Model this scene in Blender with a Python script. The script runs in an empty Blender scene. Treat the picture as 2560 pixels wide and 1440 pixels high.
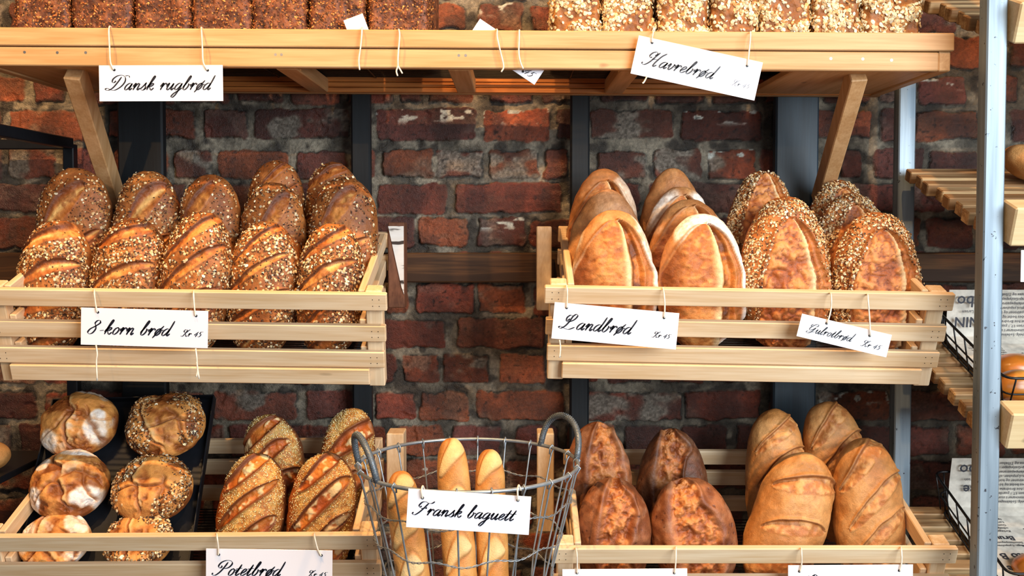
import bpy, bmesh, math, random
import numpy as np
from mathutils import Vector, Matrix, Euler

# ---------------------------------------------------------------- camera, world, lights, exposure
SC = bpy.context.scene
COL = SC.collection
F = 2470.0                       # focal length in pixels of the 2560 wide frame
PITCH = math.radians(2.2)
CPY = 655.0                      # row of the optical axis
EYE = 1.5
DW = 2.27                        # eye to brick wall
CAM = Vector((0, -DW, EYE))

cd = bpy.data.cameras.new('camera')
cam = bpy.data.objects.new('camera', cd); COL.objects.link(cam)
cd.sensor_width = 36.0; cd.sensor_fit = 'HORIZONTAL'
cd.lens = F / 2560 * 36
cd.shift_y = -(720 - CPY) / 2560
cd.clip_start = 0.05; cd.clip_end = 60
cam.location = CAM
cam.rotation_euler = (math.pi/2 - PITCH, 0, 0)
SC.camera = cam
cd.dof.use_dof = True; cd.dof.focus_distance = 1.88; cd.dof.aperture_fstop = 20.0

w = bpy.data.worlds.new('room_light'); SC.world = w; w.use_nodes = True
bg = w.node_tree.nodes['Background']
bg.inputs[0].default_value = (0.80, 0.90, 1.0, 1); bg.inputs[1].default_value = 0.055

SC.view_settings.view_transform = 'Standard'
SC.view_settings.look = 'None'
SC.view_settings.gamma = 1.0
SC.view_settings.use_curve_mapping = False
SC.view_settings.exposure = 0.0

def light(kind, name, loc, target, energy, color, **kw):
    d = bpy.data.lights.new(name, kind); o = bpy.data.objects.new(name, d); COL.objects.link(o)
    o.location = loc
    o.rotation_euler = (Vector(target) - Vector(loc)).to_track_quat('-Z', 'Y').to_euler()
    d.energy = energy; d.color = color
    for k, v in kw.items(): setattr(d, k, v)
    return o
WARM = (1.0, 0.58, 0.24)
# daylight from the shop windows at the front right, and an added weaker fill front left
light('AREA', 'window_and_fill', (2.1, -3.2, EYE+0.55), (0.5, -0.3, EYE-0.1), 180, (0.86, 0.94, 1.0), shape='RECTANGLE', size=2.2, size_y=1.8)
light('AREA', 'window_and_fill', (-1.0, -4.6, EYE+0.5), (-0.3, -0.3, EYE-0.2), 17, (0.92, 0.96, 1.0), shape='RECTANGLE', size=2.6, size_y=1.6)
# ceiling track spots: near row and far row
for x, tx, e in ((-0.95, -0.85, 175), (-0.2, -0.4, 135), (0.7, 0.6, 112)):
    light('SPOT', 'track_spot', (x, -1.30, EYE+1.9), (tx, -0.36, EYE-0.15), e, WARM, spot_size=math.radians(75), spot_blend=0.7, shadow_soft_size=0.025)
for x, tx, e in ((-0.95, -1.05, 240), (0.35, 0.1, 90)):
    light('SPOT', 'track_spot', (x, -4.75, EYE+1.50), (tx, -0.05, EYE+0.26), e, WARM, spot_size=math.radians(19), spot_blend=0.6, shadow_soft_size=0.025)

# ---------------------------------------------------------------- helpers
def P(px, py, D):
    """world point seen at a pixel of the photograph, D metres in front of the eye"""
    dx = (px - 1280) / F; dy = -(py - CPY) / F
    c, s = math.cos(PITCH), math.sin(PITCH)
    d = Vector((dx, c + dy * s, -s + dy * c))
    return CAM + d * (D / d.y)
def XZ(px, py, D):
    p = P(px, py, D); return p.x, p.z
def YD(D): return D - DW

def srgb(c):
    a = np.asarray(c, dtype=np.float64)
    if a.max() > 1.5: a = a / 255.0
    return np.where(a <= 0.04045, a / 12.92, ((a + 0.055) / 1.055) ** 2.4)
def rgba(c): return tuple(float(v) for v in srgb(c)) + (1.0,)

def link(o, parent=None):
    COL.objects.link(o)
    if parent is not None: o.parent = parent
    return o
def tag(o, label=None, cat=None, group=None, kind=None):
    if label: o['label'] = label
    if cat: o['category'] = cat
    if group: o['group'] = group
    if kind: o['kind'] = kind
    return o
def thing(name, label, cat, M, group=None):
    o = bpy.data.objects.new(name, None); link(o)
    o.empty_display_size = 0.05
    o.matrix_world = M
    return tag(o, label, cat, group)

class MB:
    """collects shapes and links them as ONE mesh object"""
    def __init__(s): s.v = []; s.f = []
    def add(s, vs, fs):
        n = len(s.v); s.v.extend([tuple(p) for p in vs]); s.f.extend([tuple(i + n for i in f) for f in fs]); return s
    def box(s, c, size, b=0.0015, M=None):
        hx, hy, hz = [q / 2 for q in size]; b = min(b, hx*.45, hy*.45, hz*.45)
        vs = []; idx = {}
        for sx in (-1, 1):
            for sy in (-1, 1):
                for sz in (-1, 1):
                    for k in range(3):
                        h = [hx - b, hy - b, hz - b]; h[k] += b
                        idx[(sx, sy, sz, k)] = len(vs)
                        p = Vector((sx*h[0], sy*h[1], sz*h[2]))
                        if M is not None: p = M @ p
                        vs.append(p + Vector(c))
        fs = []
        for k in range(3):
            a1, a2 = [q for q in range(3) if q != k]
            for sg in (-1, 1):
                q = []
                for u, v in ((-1, -1), (1, -1), (1, 1), (-1, 1)):
                    t = [0, 0, 0]; t[k] = sg; t[a1] = u; t[a2] = v; q.append(idx[tuple(t) + (k,)])
                fs.append(q)
        for k in range(3):                     # edges along axis k
            a1, a2 = [q for q in range(3) if q != k]
            for u in (-1, 1):
                for v in (-1, 1):
                    q = []
                    for e, kk in ((-1, a1), (1, a1), (1, a2), (-1, a2)):
                        t = [0, 0, 0]; t[k] = e; t[a1] = u; t[a2] = v; q.append(idx[tuple(t) + (kk,)])
                    fs.append(q)
        for sx in (-1, 1):
            for sy in (-1, 1):
                for sz in (-1, 1):
                    fs.append([idx[(sx, sy, sz, k)] for k in range(3)])
        return s.add(vs, fs)
    def bar(s, a, b, wx, wy, bev=0.0015, up=(0, 0, 1)):
        """square bar from a to b"""
        a = Vector(a); b = Vector(b); z = (b - a); L = z.length; z.normalize()
        x = Vector(up).cross(z)
        if x.length < 1e-4: x = Vector((1, 0, 0))
        x.normalize(); y = z.cross(x)
        M = Matrix((x, y, z)).transposed()
        return s.box((a + b) / 2, (wx, wy, L), bev, M)
    def tube(s, pts, r, n=8, closed=False, rs=None):
        pts = [Vector(p) for p in pts]; m = len(pts); vs = []; fs = []
        prev = None
        for i, p in enumerate(pts):
            if closed: t = pts[(i+1) % m] - pts[i-1]
            else: t = pts[min(i+1, m-1)] - pts[max(i-1, 0)]
            if t.length < 1e-9: t = Vector((0, 0, 1))
            t.normalize()
            if prev is None:
                x = t.cross(Vector((0, 0, 1)))
                if x.length < 0.1: x = t.cross(Vector((1, 0, 0)))
            else: x = prev - t * prev.dot(t)
            x.normalize(); prev = x; y = t.cross(x)
            rr = rs[i] if rs else r
            for k in range(n):
                a = 2*math.pi*k/n; vs.append(p + (x*math.cos(a) + y*math.sin(a))*rr)
        for i in range(m if closed else m-1):
            j = (i+1) % m
            for k in range(n):
                k2 = (k+1) % n; fs.append((i*n+k, i*n+k2, j*n+k2, j*n+k))
        if not closed:
            fs.append(tuple(range(n))[::-1]); fs.append(tuple((m-1)*n + k for k in range(n)))
        return s.add(vs, fs)
    def disc(s, c, r, h=0.001, n=12, axis=(0, -1, 0)):
        z = Vector(axis).normalized(); x = z.orthogonal().normalized(); y = z.cross(x); c = Vector(c)
        vs = [c + (x*math.cos(2*math.pi*k/n) + y*math.sin(2*math.pi*k/n))*r for k in range(n)]
        vs += [p + z*h for p in vs]
        fs = [tuple(range(n))[::-1], tuple(range(n, 2*n))] + [(k, (k+1) % n, n+(k+1) % n, n+k) for k in range(n)]
        return s.add(vs, fs)
    def build(s, name, mat, parent=None, smooth=False):
        me = bpy.data.meshes.new(name); me.from_pydata(s.v, [], s.f)
        bm = bmesh.new(); bm.from_mesh(me); bmesh.ops.recalc_face_normals(bm, faces=bm.faces); bm.to_mesh(me); bm.free()
        me.materials.append(mat)
        if smooth: me.polygons.foreach_set('use_smooth', [True]*len(me.polygons))
        return link(bpy.data.objects.new(name, me), parent)

def np_mesh(name, V, quads, mat, parent=None, col=None, tris=None, smooth=True):
    V = np.asarray(V, dtype=np.float32); me = bpy.data.meshes.new(name)
    me.vertices.add(len(V)); me.vertices.foreach_set('co', V.ravel())
    loops = []; starts = []; n = 0; tot = []
    if quads is not None and len(quads):
        q = np.asarray(quads, dtype=np.int32); loops.append(q.ravel()); starts.append(np.arange(len(q))*4); tot.append(np.full(len(q), 4)); n = q.size
    if tris is not None and len(tris):
        t = np.asarray(tris, dtype=np.int32); loops.append(t.ravel()); starts.append(n + np.arange(len(t))*3); tot.append(np.full(len(t), 3))
    L = np.concatenate(loops).astype(np.int32); S = np.concatenate(starts).astype(np.int32)
    me.loops.add(len(L)); me.loops.foreach_set('vertex_index', L)
    me.polygons.add(len(S)); me.polygons.foreach_set('loop_start', S)
    me.polygons.foreach_set('use_smooth', np.full(len(S), smooth))
    me.update(calc_edges=True); me.validate()
    if col is not None:
        at = me.color_attributes.new('tone', 'FLOAT_COLOR', 'POINT')
        c = np.ones((len(V), 4), dtype=np.float32); c[:, :col.shape[1]] = col
        at.data.foreach_set('color', c.ravel())
    me.materials.append(mat)
    return link(bpy.data.objects.new(name, me), parent)

def _hash(ix, iy, iz, seed):
    h = (ix*374761393 + iy*668265263 + iz*2147483647 + seed*974634777) & 0xFFFFFFFF
    h = ((h ^ (h >> 13)) * 1274126177) & 0xFFFFFFFF
    h = ((h ^ (h >> 16)) * 2246822519) & 0xFFFFFFFF
    return ((h ^ (h >> 15)) & 0xFFFF) / 65535.0
def vnoise(p, seed=0):
    i = np.floor(p).astype(np.int64); f = p - i; f = f*f*(3-2*f)
    x, y, z = i[:, 0], i[:, 1], i[:, 2]; fx, fy, fz = f[:, 0], f[:, 1], f[:, 2]
    r = 0
    for dx in (0, 1):
        for dy in (0, 1):
            for dz in (0, 1):
                wgt = (fx if dx else 1-fx)*(fy if dy else 1-fy)*(fz if dz else 1-fz)
                r = r + wgt*_hash(x+dx, y+dy, z+dz, seed)
    return r
def fbm(p, seed=0, octv=3):
    r = 0; a = 0.5; t = 0
    for k in range(octv):
        r = r + a*vnoise(p*(2.03**k) + 17.3*k, seed+k); t += a; a *= 0.5
    return r / t
def sm(x, a, b):
    t = np.clip((x-a)/(b-a), 0, 1); return t*t*(3-2*t)
def mix(a, b, t):
    a = np.asarray(a, dtype=np.float64); b = np.asarray(b, dtype=np.float64); t = np.asarray(t)
    return a*(1-t[:, None]) + b*t[:, None]
def C(*c): return np.array(c, dtype=np.float64)/255.0

# ---------------------------------------------------------------- materials
def newmat(name):
    m = bpy.data.materials.new(name); m.use_nodes = True
    nt = m.node_tree; return m, nt, nt.nodes['Principled BSDF']
def nd(nt, t, **kw):
    n = nt.nodes.new(t)
    for k, v in kw.items(): setattr(n, k, v)
    return n
def ramp(nt, fac, stops):
    r = nd(nt, 'ShaderNodeValToRGB'); nt.links.new(fac, r.inputs[0])
    while len(r.color_ramp.elements) < len(stops): r.color_ramp.elements.new(0.5)
    for e, (p, c) in zip(r.color_ramp.elements, stops): e.position = p; e.color = c
    return r
def bump(nt, bs, h, strength, dist):
    b = nd(nt, 'ShaderNodeBump'); b.inputs['Strength'].default_value = strength; b.inputs['Distance'].default_value = dist
    nt.links.new(h, b.inputs['Height']); nt.links.new(b.outputs[0], bs.inputs['Normal'])
def plain(name, c, rough=0.5, metal=0.0, spec=0.5, bumpy=0):
    m, nt, bs = newmat(name)
    bs.inputs['Base Color'].default_value = rgba(c); bs.inputs['Roughness'].default_value = rough
    bs.inputs['Metallic'].default_value = metal; bs.inputs['Specular IOR Level'].default_value = spec
    tc = nd(nt, 'ShaderNodeTexCoord'); n = nd(nt, 'ShaderNodeTexNoise'); n.inputs['Scale'].default_value = 60; n.inputs['Detail'].default_value = 3
    nt.links.new(tc.outputs['Object'], n.inputs['Vector'])
    c0 = np.asarray(c)/255.0
    r = ramp(nt, n.outputs[0], [(0.3, rgba(np.clip(c0*0.88, 0, 1))), (0.7, rgba(np.clip(c0*1.06, 0, 1)))])
    nt.links.new(r.outputs[0], bs.inputs['Base Color'])
    if bumpy: bump(nt, bs, n.outputs[0], bumpy, 0.001)
    return m
def wood(name, light_c, dark_c, axis, rough=0.55, knots=True, contrast=1.0, spec=0.35):
    m, nt, bs = newmat(name)
    tc = nd(nt, 'ShaderNodeTexCoord'); oi = nd(nt, 'ShaderNodeObjectInfo')
    ad = nd(nt, 'ShaderNodeVectorMath', operation='MULTIPLY_ADD')
    cx = nd(nt, 'ShaderNodeCombineXYZ')
    for k in range(3): nt.links.new(oi.outputs['Random'], cx.inputs[k])
    ad.inputs[1].default_value = (31, 17, 23); nt.links.new(cx.outputs[0], ad.inputs[0]); nt.links.new(tc.outputs['Object'], ad.inputs[2])
    sc = [38.0, 38.0, 38.0]; sc['XYZ'.index(axis)] = 2.6
    mp = nd(nt, 'ShaderNodeMapping'); mp.inputs['Scale'].default_value = sc; nt.links.new(ad.outputs[0], mp.inputs['Vector'])
    n1 = nd(nt, 'ShaderNodeTexNoise'); n1.inputs['Scale'].default_value = 1.0; n1.inputs['Detail'].default_value = 4; n1.inputs['Distortion'].default_value = 0.7
    nt.links.new(mp.outputs[0], n1.inputs['Vector'])
    mp2 = nd(nt, 'ShaderNodeMapping'); s2 = [240.0]*3; s2['XYZ'.index(axis)] = 9; mp2.inputs['Scale'].default_value = s2; nt.links.new(ad.outputs[0], mp2.inputs['Vector'])
    n2 = nd(nt, 'ShaderNodeTexNoise'); n2.inputs['Scale'].default_value = 1.0; n2.inputs['Detail'].default_value = 2; nt.links.new(mp2.outputs[0], n2.inputs['Vector'])
    mx = nd(nt, 'ShaderNodeMath', operation='MULTIPLY_ADD'); mx.inputs[1].default_value = 0.5; nsub = nd(nt, 'ShaderNodeMath', operation='SUBTRACT'); nsub.inputs[1].default_value = 0.075
    nt.links.new(n2.outputs[0], mx.inputs[0]); nt.links.new(n1.outputs[0], nsub.inputs[0]); nt.links.new(nsub.outputs[0], mx.inputs[2])
    lo, hi = 0.46, 0.46 + 0.40/contrast
    r = ramp(nt, mx.outputs[0], [(lo, rgba(light_c)), (hi, rgba(dark_c))])
    out = r.outputs[0]
    if knots:
        n3 = nd(nt, 'ShaderNodeTexNoise'); n3.inputs['Scale'].default_value = 1.0; n3.inputs['Detail'].default_value = 1
        mp3 = nd(nt, 'ShaderNodeMapping'); s3 = [26.0]*3; s3['XYZ'.index(axis)] = 11; mp3.inputs['Scale'].default_value = s3
        nt.links.new(ad.outputs[0], mp3.inputs['Vector']); nt.links.new(mp3.outputs[0], n3.inputs['Vector'])
        k = ramp(nt, n3.outputs[0], [(0.76, (0, 0, 0, 1)), (0.83, (1, 1, 1, 1))])
        mc = nd(nt, 'ShaderNodeMix', data_type='RGBA'); nt.links.new(k.outputs[0], mc.inputs[0]); nt.links.new(out, mc.inputs[6])
        mc.inputs[7].default_value = rgba(np.asarray(dark_c)/255.0*0.62); out = mc.outputs[2]
    nt.links.new(out, bs.inputs['Base Color']); bs.inputs['Roughness'].default_value = rough; bs.inputs['Specular IOR Level'].default_value = spec
    bump(nt, bs, mx.outputs[0], 0.25, 0.0008)
    return m
PL, PD = (234, 208, 172), (212, 176, 132)
WX, WY, WZ = (wood('pale_pine_%s' % a, PL, PD, a.upper()) for a in 'xyz')
SHX, SHY, SHZ = (wood('honey_pine_%s' % a, (214, 172, 124), (190, 144, 94), a.upper()) for a in 'xyz')
RX = wood('rack_slat_wood', (200, 168, 122), (134, 98, 62), 'X', contrast=1.3)
RE = wood('rack_rail_wood', (232, 206, 160), (214, 182, 134), 'X')
LAMPLITX = wood('lamplit_slat_wood', (206, 132, 66), (164, 96, 44), 'X', contrast=1.3)  # back slats of the shelf: warm lamplight put into the wood colour
OLDX = wood('old_plank_wood', (104, 70, 40), (62, 40, 24), 'X', rough=0.7, contrast=1.5)
OLDZ = wood('old_block_wood', (128, 84, 60), (92, 56, 38), 'Z', rough=0.7)
BLACKWOOD = wood('black_painted_wood', (20, 25, 29), (12, 15, 18), 'Z', rough=0.55, knots=False, spec=0.35)
BLACKSHEEN = wood('window_sheen_black_wood', (40, 58, 70), (28, 42, 52), 'Z', rough=0.5, knots=False, spec=0.45)  # black post with the bluish window sheen mixed into its colour
BLACKMETAL = plain('black_metal', (26, 28, 33), 0.35, 0.3)
TRAYM = plain('black_tray_metal', (30, 33, 40), 0.45, 0.5)
DARKWIRE = plain('dark_grate_wire', (58, 52, 46), 0.4, 0.7)
BLACKWIRE = plain('black_wire', (18, 18, 20), 0.35, 0.2)
GALV = plain('grey_wire', (158, 168, 176), 0.36, 0.55)
GREYWRAP = plain('grey_handle_wrap', (104, 114, 122), 0.42, 0.4)
SCREW = plain('screw_metal', (150, 150, 150), 0.35, 0.9)
CARD, _n, _b = newmat('white_card'); _b.inputs['Base Color'].default_value = rgba((238, 238, 246)); _b.inputs['Roughness'].default_value = 0.18
INK = plain('black_ink', (26, 28, 40), 0.3)
INKGLARE = plain('glare_paled_ink', (120, 124, 140), 0.3)  # glare over the Havrebrød price put into a paler ink colour
STRING = plain('white_string', (236, 226, 208), 0.85, bumpy=0.6)
FLOORM = wood('floor_board_wood', (120, 96, 72), (84, 64, 46), 'Y')

def steel():
    m, nt, bs = newmat('raw_steel')
    tc = nd(nt, 'ShaderNodeTexCoord')
    mp = nd(nt, 'ShaderNodeMapping'); mp.inputs['Scale'].default_value = (60, 60, 3); nt.links.new(tc.outputs['Object'], mp.inputs['Vector'])
    n = nd(nt, 'ShaderNodeTexNoise'); n.inputs['Scale'].default_value = 1; n.inputs['Detail'].default_value = 4; nt.links.new(mp.outputs[0], n.inputs['Vector'])
    r = ramp(nt, n.outputs[0], [(0.3, rgba((96, 112, 124))), (0.7, rgba((150, 166, 178)))])
    n2 = nd(nt, 'ShaderNodeTexNoise'); n2.inputs['Scale'].default_value = 95; n2.inputs['Detail'].default_value = 2; nt.links.new(tc.outputs['Object'], n2.inputs['Vector'])
    k = ramp(nt, n2.outputs[0], [(0.69, (0, 0, 0, 1)), (0.73, (1, 1, 1, 1))])
    mc = nd(nt, 'ShaderNodeMix', data_type='RGBA'); nt.links.new(k.outputs[0], mc.inputs[0]); nt.links.new(r.outputs[0], mc.inputs[6]); mc.inputs[7].default_value = rgba((52, 56, 64))
    nt.links.new(mc.outputs[2], bs.inputs['Base Color'])
    bs.inputs['Metallic'].default_value = 0.35; bs.inputs['Roughness'].default_value = 0.5
    bump(nt, bs, n.outputs[0], 0.1, 0.001)
    return m
STEEL = steel()

def toned(name, rough, big, fine, bstr, spec=0.4, coat=0.0, bdist=0.0015, var=(0.2, 0.2)):
    """surface that carries its own colours per vertex, with fine mottling of the same stuff"""
    m, nt, bs = newmat(name)
    a = nd(nt, 'ShaderNodeVertexColor', layer_name='tone')
    tc = nd(nt, 'ShaderNodeTexCoord'); ns = []
    for sc, det in ((big, 7), (fine, 4)):
        n = nd(nt, 'ShaderNodeTexNoise'); n.inputs['Scale'].default_value = sc; n.inputs['Detail'].default_value = det; n.inputs['Roughness'].default_value = 0.62
        nt.links.new(tc.outputs['Object'], n.inputs['Vector']); ns.append(n)
    m1 = nd(nt, 'ShaderNodeMath', operation='MULTIPLY_ADD'); m1.inputs[1].default_value = 2*var[0]*1.6; m1.inputs[2].default_value = 1 - var[0]*1.6 - var[1]*1.6
    nt.links.new(ns[0].outputs[0], m1.inputs[0])
    m2 = nd(nt, 'ShaderNodeMath', operation='MULTIPLY_ADD'); m2.inputs[1].default_value = 2*var[1]*1.6
    nt.links.new(ns[1].outputs[0], m2.inputs[0]); nt.links.new(m1.outputs[0], m2.inputs[2])
    hs = nd(nt, 'ShaderNodeHueSaturation'); nt.links.new(m2.outputs[0], hs.inputs['Value']); nt.links.new(a.outputs[0], hs.inputs['Color'])
    nt.links.new(hs.outputs[0], bs.inputs['Base Color'])
    bs.inputs['Roughness'].default_value = rough; bs.inputs['Specular IOR Level'].default_value = spec
    bs.inputs['Coat Weight'].default_value = coat; bs.inputs['Coat Roughness'].default_value = 0.25
    h = nd(nt, 'ShaderNodeMath', operation='MULTIPLY_ADD'); h.inputs[1].default_value = 0.5
    nt.links.new(ns[1].outputs[0], h.inputs[0]); nt.links.new(ns[0].outputs[0], h.inputs[2])
    bump(nt, bs, h.outputs[0], bstr, bdist)
    return m
CRUST = toned('bread_crust', 0.46, 55, 380, 0.55, bdist=0.003, var=(0.2, 0.13))
GLOSSY = toned('glazed_bun_crust', 0.3, 40, 200, 0.15, spec=0.5, coat=0.4, var=(0.12, 0.05))
GRAIN = toned('grain_topping', 0.6, 200, 900, 0.2, var=(0.12, 0.1))
BRICK = toned('old_brick_and_mortar', 0.34, 70, 380, 0.8, spec=0.5, var=(0.22, 0.2), bdist=0.006)
def bark():
    m, nt, bs = newmat('birch_bark')
    tc = nd(nt, 'ShaderNodeTexCoord'); mp = nd(nt, 'ShaderNodeMapping'); mp.inputs['Scale'].default_value = (14, 14, 70); nt.links.new(tc.outputs['Object'], mp.inputs['Vector'])
    n = nd(nt, 'ShaderNodeTexNoise'); n.inputs['Scale'].default_value = 1; n.inputs['Detail'].default_value = 3; nt.links.new(mp.outputs[0], n.inputs['Vector'])
    r = ramp(nt, n.outputs[0], [(0.34, rgba((60, 46, 38))), (0.40, rgba((226, 220, 212))), (0.8, rgba((238, 234, 230)))])
    nt.links.new(r.outputs[0], bs.inputs['Base Color']); bs.inputs['Roughness'].default_value = 0.6
    return m
BARK = bark()
# ---------------------------------------------------------------- the setting: brick wall, floor
def build_wall():
    step = 0.0026; X0, X1, Z0, Z1 = -1.46, 1.46, EYE-1.06, EYE+0.74
    nx = int((X1-X0)/step)+1; nz = int((Z1-Z0)/step)+1
    xs = np.linspace(X0, X1, nx); zs = np.linspace(Z0, Z1, nz)
    XX, ZZ = np.meshgrid(xs, zs)
    N = XX.size; p = np.stack([XX.ravel(), ZZ.ravel(), np.zeros(N)], 1)
    S = (nz, nx)
    warp = (fbm(p*28, 3, 3).reshape(S)-0.5)
    fine = (fbm(p*85, 9, 3).reshape(S)-0.5)
    big = fbm(p*7, 21, 3).reshape(S)
    mid = fbm(p*20, 33, 3).reshape(S)
    grit = vnoise(p*260, 5).reshape(S)
    mort_h = 0.006*(fbm(p*45, 14, 3).reshape(S)-0.5)*2 + 0.0022*fine
    m0 = mix(C(74, 68, 58), C(142, 132, 114), sm(mid.ravel(), 0.3, 0.7))
    m0 = mix(m0, C(46, 40, 34), sm(fbm(p*34, 71, 2), 0.56, 0.72)*0.8)
    m0 = m0*(0.82+0.36*grit.ravel()[:, None])
    H = mort_h.copy(); COLR = m0.reshape(S+(3,))
    rng = random.Random(11)
    s = DW / F
    def zpx(py): return P(1280, py, DW).z
    rows = [(-345, -272, [], 0), (-257, -186, [], 1), (-168, -96, [], 0), (-80, -8, [], 1), (8, 76, [(1065, 1165), (1195, 1305), (1328, 1420)], 0),
        (96, 166, [], 1), (190, 257, [(-66, 65), (92, 170), (1073, 1180), (1222, 1332), (2293, 2405), (2450, 2538)], 0),
        (274, 348, [(640, 875), (945, 1187), (1212, 1372), (1475, 1682), (1702, 1902), (2285, 2440), (2525, 2700)], 1),
        (375, 446, [(442, 530), (548, 720), (955, 1080), (1095, 1208), (1222, 1345), (1362, 1418), (1492, 1615), (1632, 1750), (1770, 1886), (2100, 2150), (2185, 2305), (2318, 2440)], 0),
        (460, 530, [(945, 1115), (1140, 1402), (1470, 1600)], 1), (545, 619, [(925, 1035), (1048, 1170), (1195, 1310), (2318, 2430)], 0), (634, 702, [], 1),
        (710, 784, [(1040, 1185), (1195, 1312), (2310, 2425)], 0), (798, 872, [(880, 1112), (1142, 1362)], 1), (885, 956, [(1005, 1095), (1108, 1222), (1250, 1362)], 0),
        (978, 1050, [(525, 740), (765, 880), (935, 1035), (1050, 1170), (1190, 1410), (1470, 1710), (1714, 1905), (2050, 2230)], 1),
        (1064, 1138, [(985, 1105), (1130, 1250), (1290, 1400), (2275, 2382), (2402, 2520)], 0), (1153, 1226, [(1010, 1240), (2270, 2425)], 1),
        (1242, 1314, [], 0), (1330, 1402, [], 1), (1418, 1490, [], 0), (1506, 1578, [], 1), (1594, 1666, [], 0), (1682, 1754, [], 1)]
    for (y0, y1, spec, typ) in rows:
        L = 232 if typ else 118
        br = sorted(spec); full = []; x = -520 + rng.uniform(0, 150)
        for b in br + [(3100, 3101)]:
            while x < b[0] - 30:
                gap = b[0] - x; l = L*rng.uniform(0.9, 1.08)
                if gap < l + 60: l = gap - rng.uniform(16, 24)
                if l > 28: full.append((x, x+l))
                x = x + l + rng.uniform(15, 26)
            if b[0] < 3000: full.append(b)
            x = max(x, b[1] + rng.uniform(16, 26))
        for (bx0, bx1) in full:
            cx = ((bx0+bx1)/2 - 1280)*s; hx = (bx1-bx0)/2*s; zt = zpx(y0 + rng.uniform(-4, 4)); zb = zpx(y1 + rng.uniform(-4, 4)); cz = (zt+zb)/2; hz = (zt-zb)/2
            i0 = max(0, int((cx-hx-0.02-X0)/step)); i1 = min(nx, int((cx+hx+0.02-X0)/step)+2)
            j0 = max(0, int((cz-hz-0.02-Z0)/step)); j1 = min(nz, int((cz+hz+0.02-Z0)/step)+2)
            if i1 <= i0 or j1 <= j0: continue
            sl = (slice(j0, j1), slice(i0, i1))
            rot = rng.uniform(-0.018, 0.018)
            dx = XX[sl]-cx; dz = ZZ[sl]-cz; dx, dz = dx + dz*rot, dz - dx*rot
            r = rng.uniform(0.004, 0.011)
            qx = np.abs(dx)-(hx-r); qz = np.abs(dz)-(hz-r)
            sd = np.sqrt(np.maximum(qx, 0)**2 + np.maximum(qz, 0)**2) + np.minimum(np.maximum(qx, qz), 0) - r
            sd = sd + warp[sl]*0.017 + fine[sl]*0.007
            t = sm(-sd, -0.0008, 0.0020)
            hb = 0.0062 + rng.uniform(-0.0025, 0.0025) + rng.uniform(-0.02, 0.02)*dx + rng.uniform(-0.04, 0.04)*dz + warp[sl]*0.0035 + fine[sl]*0.0024
            chip = sm(mid[sl], 0.66, 0.74); hb = hb - chip*0.004
            H[sl] = H[sl]*(1-t) + hb*t
            base = [C(146, 70, 42), C(130, 62, 44), C(154, 82, 50), C(108, 56, 44), C(136, 74, 54), C(118, 64, 54)][rng.randrange(6)]*rng.uniform(0.72, 1.02)
            sh = dx.shape; k = dx.size
            bc = mix(base*0.62, base*1.14, sm(big[sl].ravel()*0.5+mid[sl].ravel()*0.5, 0.3, 0.7))
            bc = mix(bc, C(70, 44, 38), sm(warp[sl].ravel(), 0.12, 0.3)*0.6)
            smear = sm(fbm(np.stack([XX[sl].ravel()*15, ZZ[sl].ravel()*22, np.full(k, rng.uniform(0, 50))], 1), 77, 3), 0.53, 0.66)*rng.choice([0.1, 0.25, 0.5, 0.85])
            bc = mix(bc, mix(C(96, 90, 78), C(138, 134, 122), grit[sl].ravel()), smear)
            if rng.random() < 0.14:      # old white paint scraps
                bc = mix(bc, C(196, 198, 188), sm(fbm(np.stack([XX[sl].ravel()*40, ZZ[sl].ravel()*70, np.full(k, rng.uniform(0, 50))], 1), 79, 3), 0.60, 0.66)*sm(dz.ravel(), -0.005, 0.015))
            pit = sm(vnoise(np.stack([XX[sl].ravel()*150, ZZ[sl].ravel()*190, np.full(k, rng.uniform(0, 50))], 1), 91), .78, .9)
            bc = mix(bc, bc*.45, pit*.8)
            bc = bc*(0.86+0.28*grit[sl].ravel()[:, None])
            crack = np.exp(-((sd-.0012)/.0016)**2)*sm(warp[sl]+fine[sl]*.6, -.02, .10)
            COLR[sl] = COLR[sl]*(1-.62*crack[..., None]); H[sl] = H[sl] - .0028*crack
            COLR[sl] = COLR[sl]*(1-t[..., None]) + bc.reshape(sh+(3,))*t[..., None]
    V = np.stack([XX.ravel(), 0.004-H.ravel(), ZZ.ravel()], 1)
    idx = np.arange(N).reshape(S)
    q = np.stack([idx[:-1, :-1].ravel(), idx[:-1, 1:].ravel(), idx[1:, 1:].ravel(), idx[1:, :-1].ravel()], 1)
    # the slab behind the face and the plain masonry beyond it
    ex = []; exq = []
    def slab(x0, x1, z0, z1, y0, y1):
        n = N + len(ex)
        for y in (y0, y1):
            for (a, b) in ((x0, z0), (x1, z0), (x1, z1), (x0, z1)): ex.append((a, y, b))
        for f in ((0, 1, 2, 3), (5, 4, 7, 6), (0, 4, 5, 1), (1, 5, 6, 2), (2, 6, 7, 3), (3, 7, 4, 0)): exq.append([n+i for i in f])
    slab(-3.0, 3.0, 0.0, EYE+1.9, 0.012, 0.18)
    V = np.concatenate([V, np.array(ex)]); q = np.concatenate([q, np.array(exq)])
    col = np.concatenate([srgb(np.clip(COLR.reshape(-1, 3), 0, 1)), np.tile(srgb(C(96, 60, 46)), (len(ex), 1))])
    o = np_mesh('wall_back', V, q, BRICK, col=col)
    tag(o, 'old red brick wall with rough grey mortar', 'wall', kind='structure')
build_wall()
fl = MB().box((0, -2.9, -0.02), (6.0, 6.1, 0.04), 0).build('floor', FLOORM); tag(fl, 'worn board floor of the shop', 'floor', kind='structure')

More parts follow.
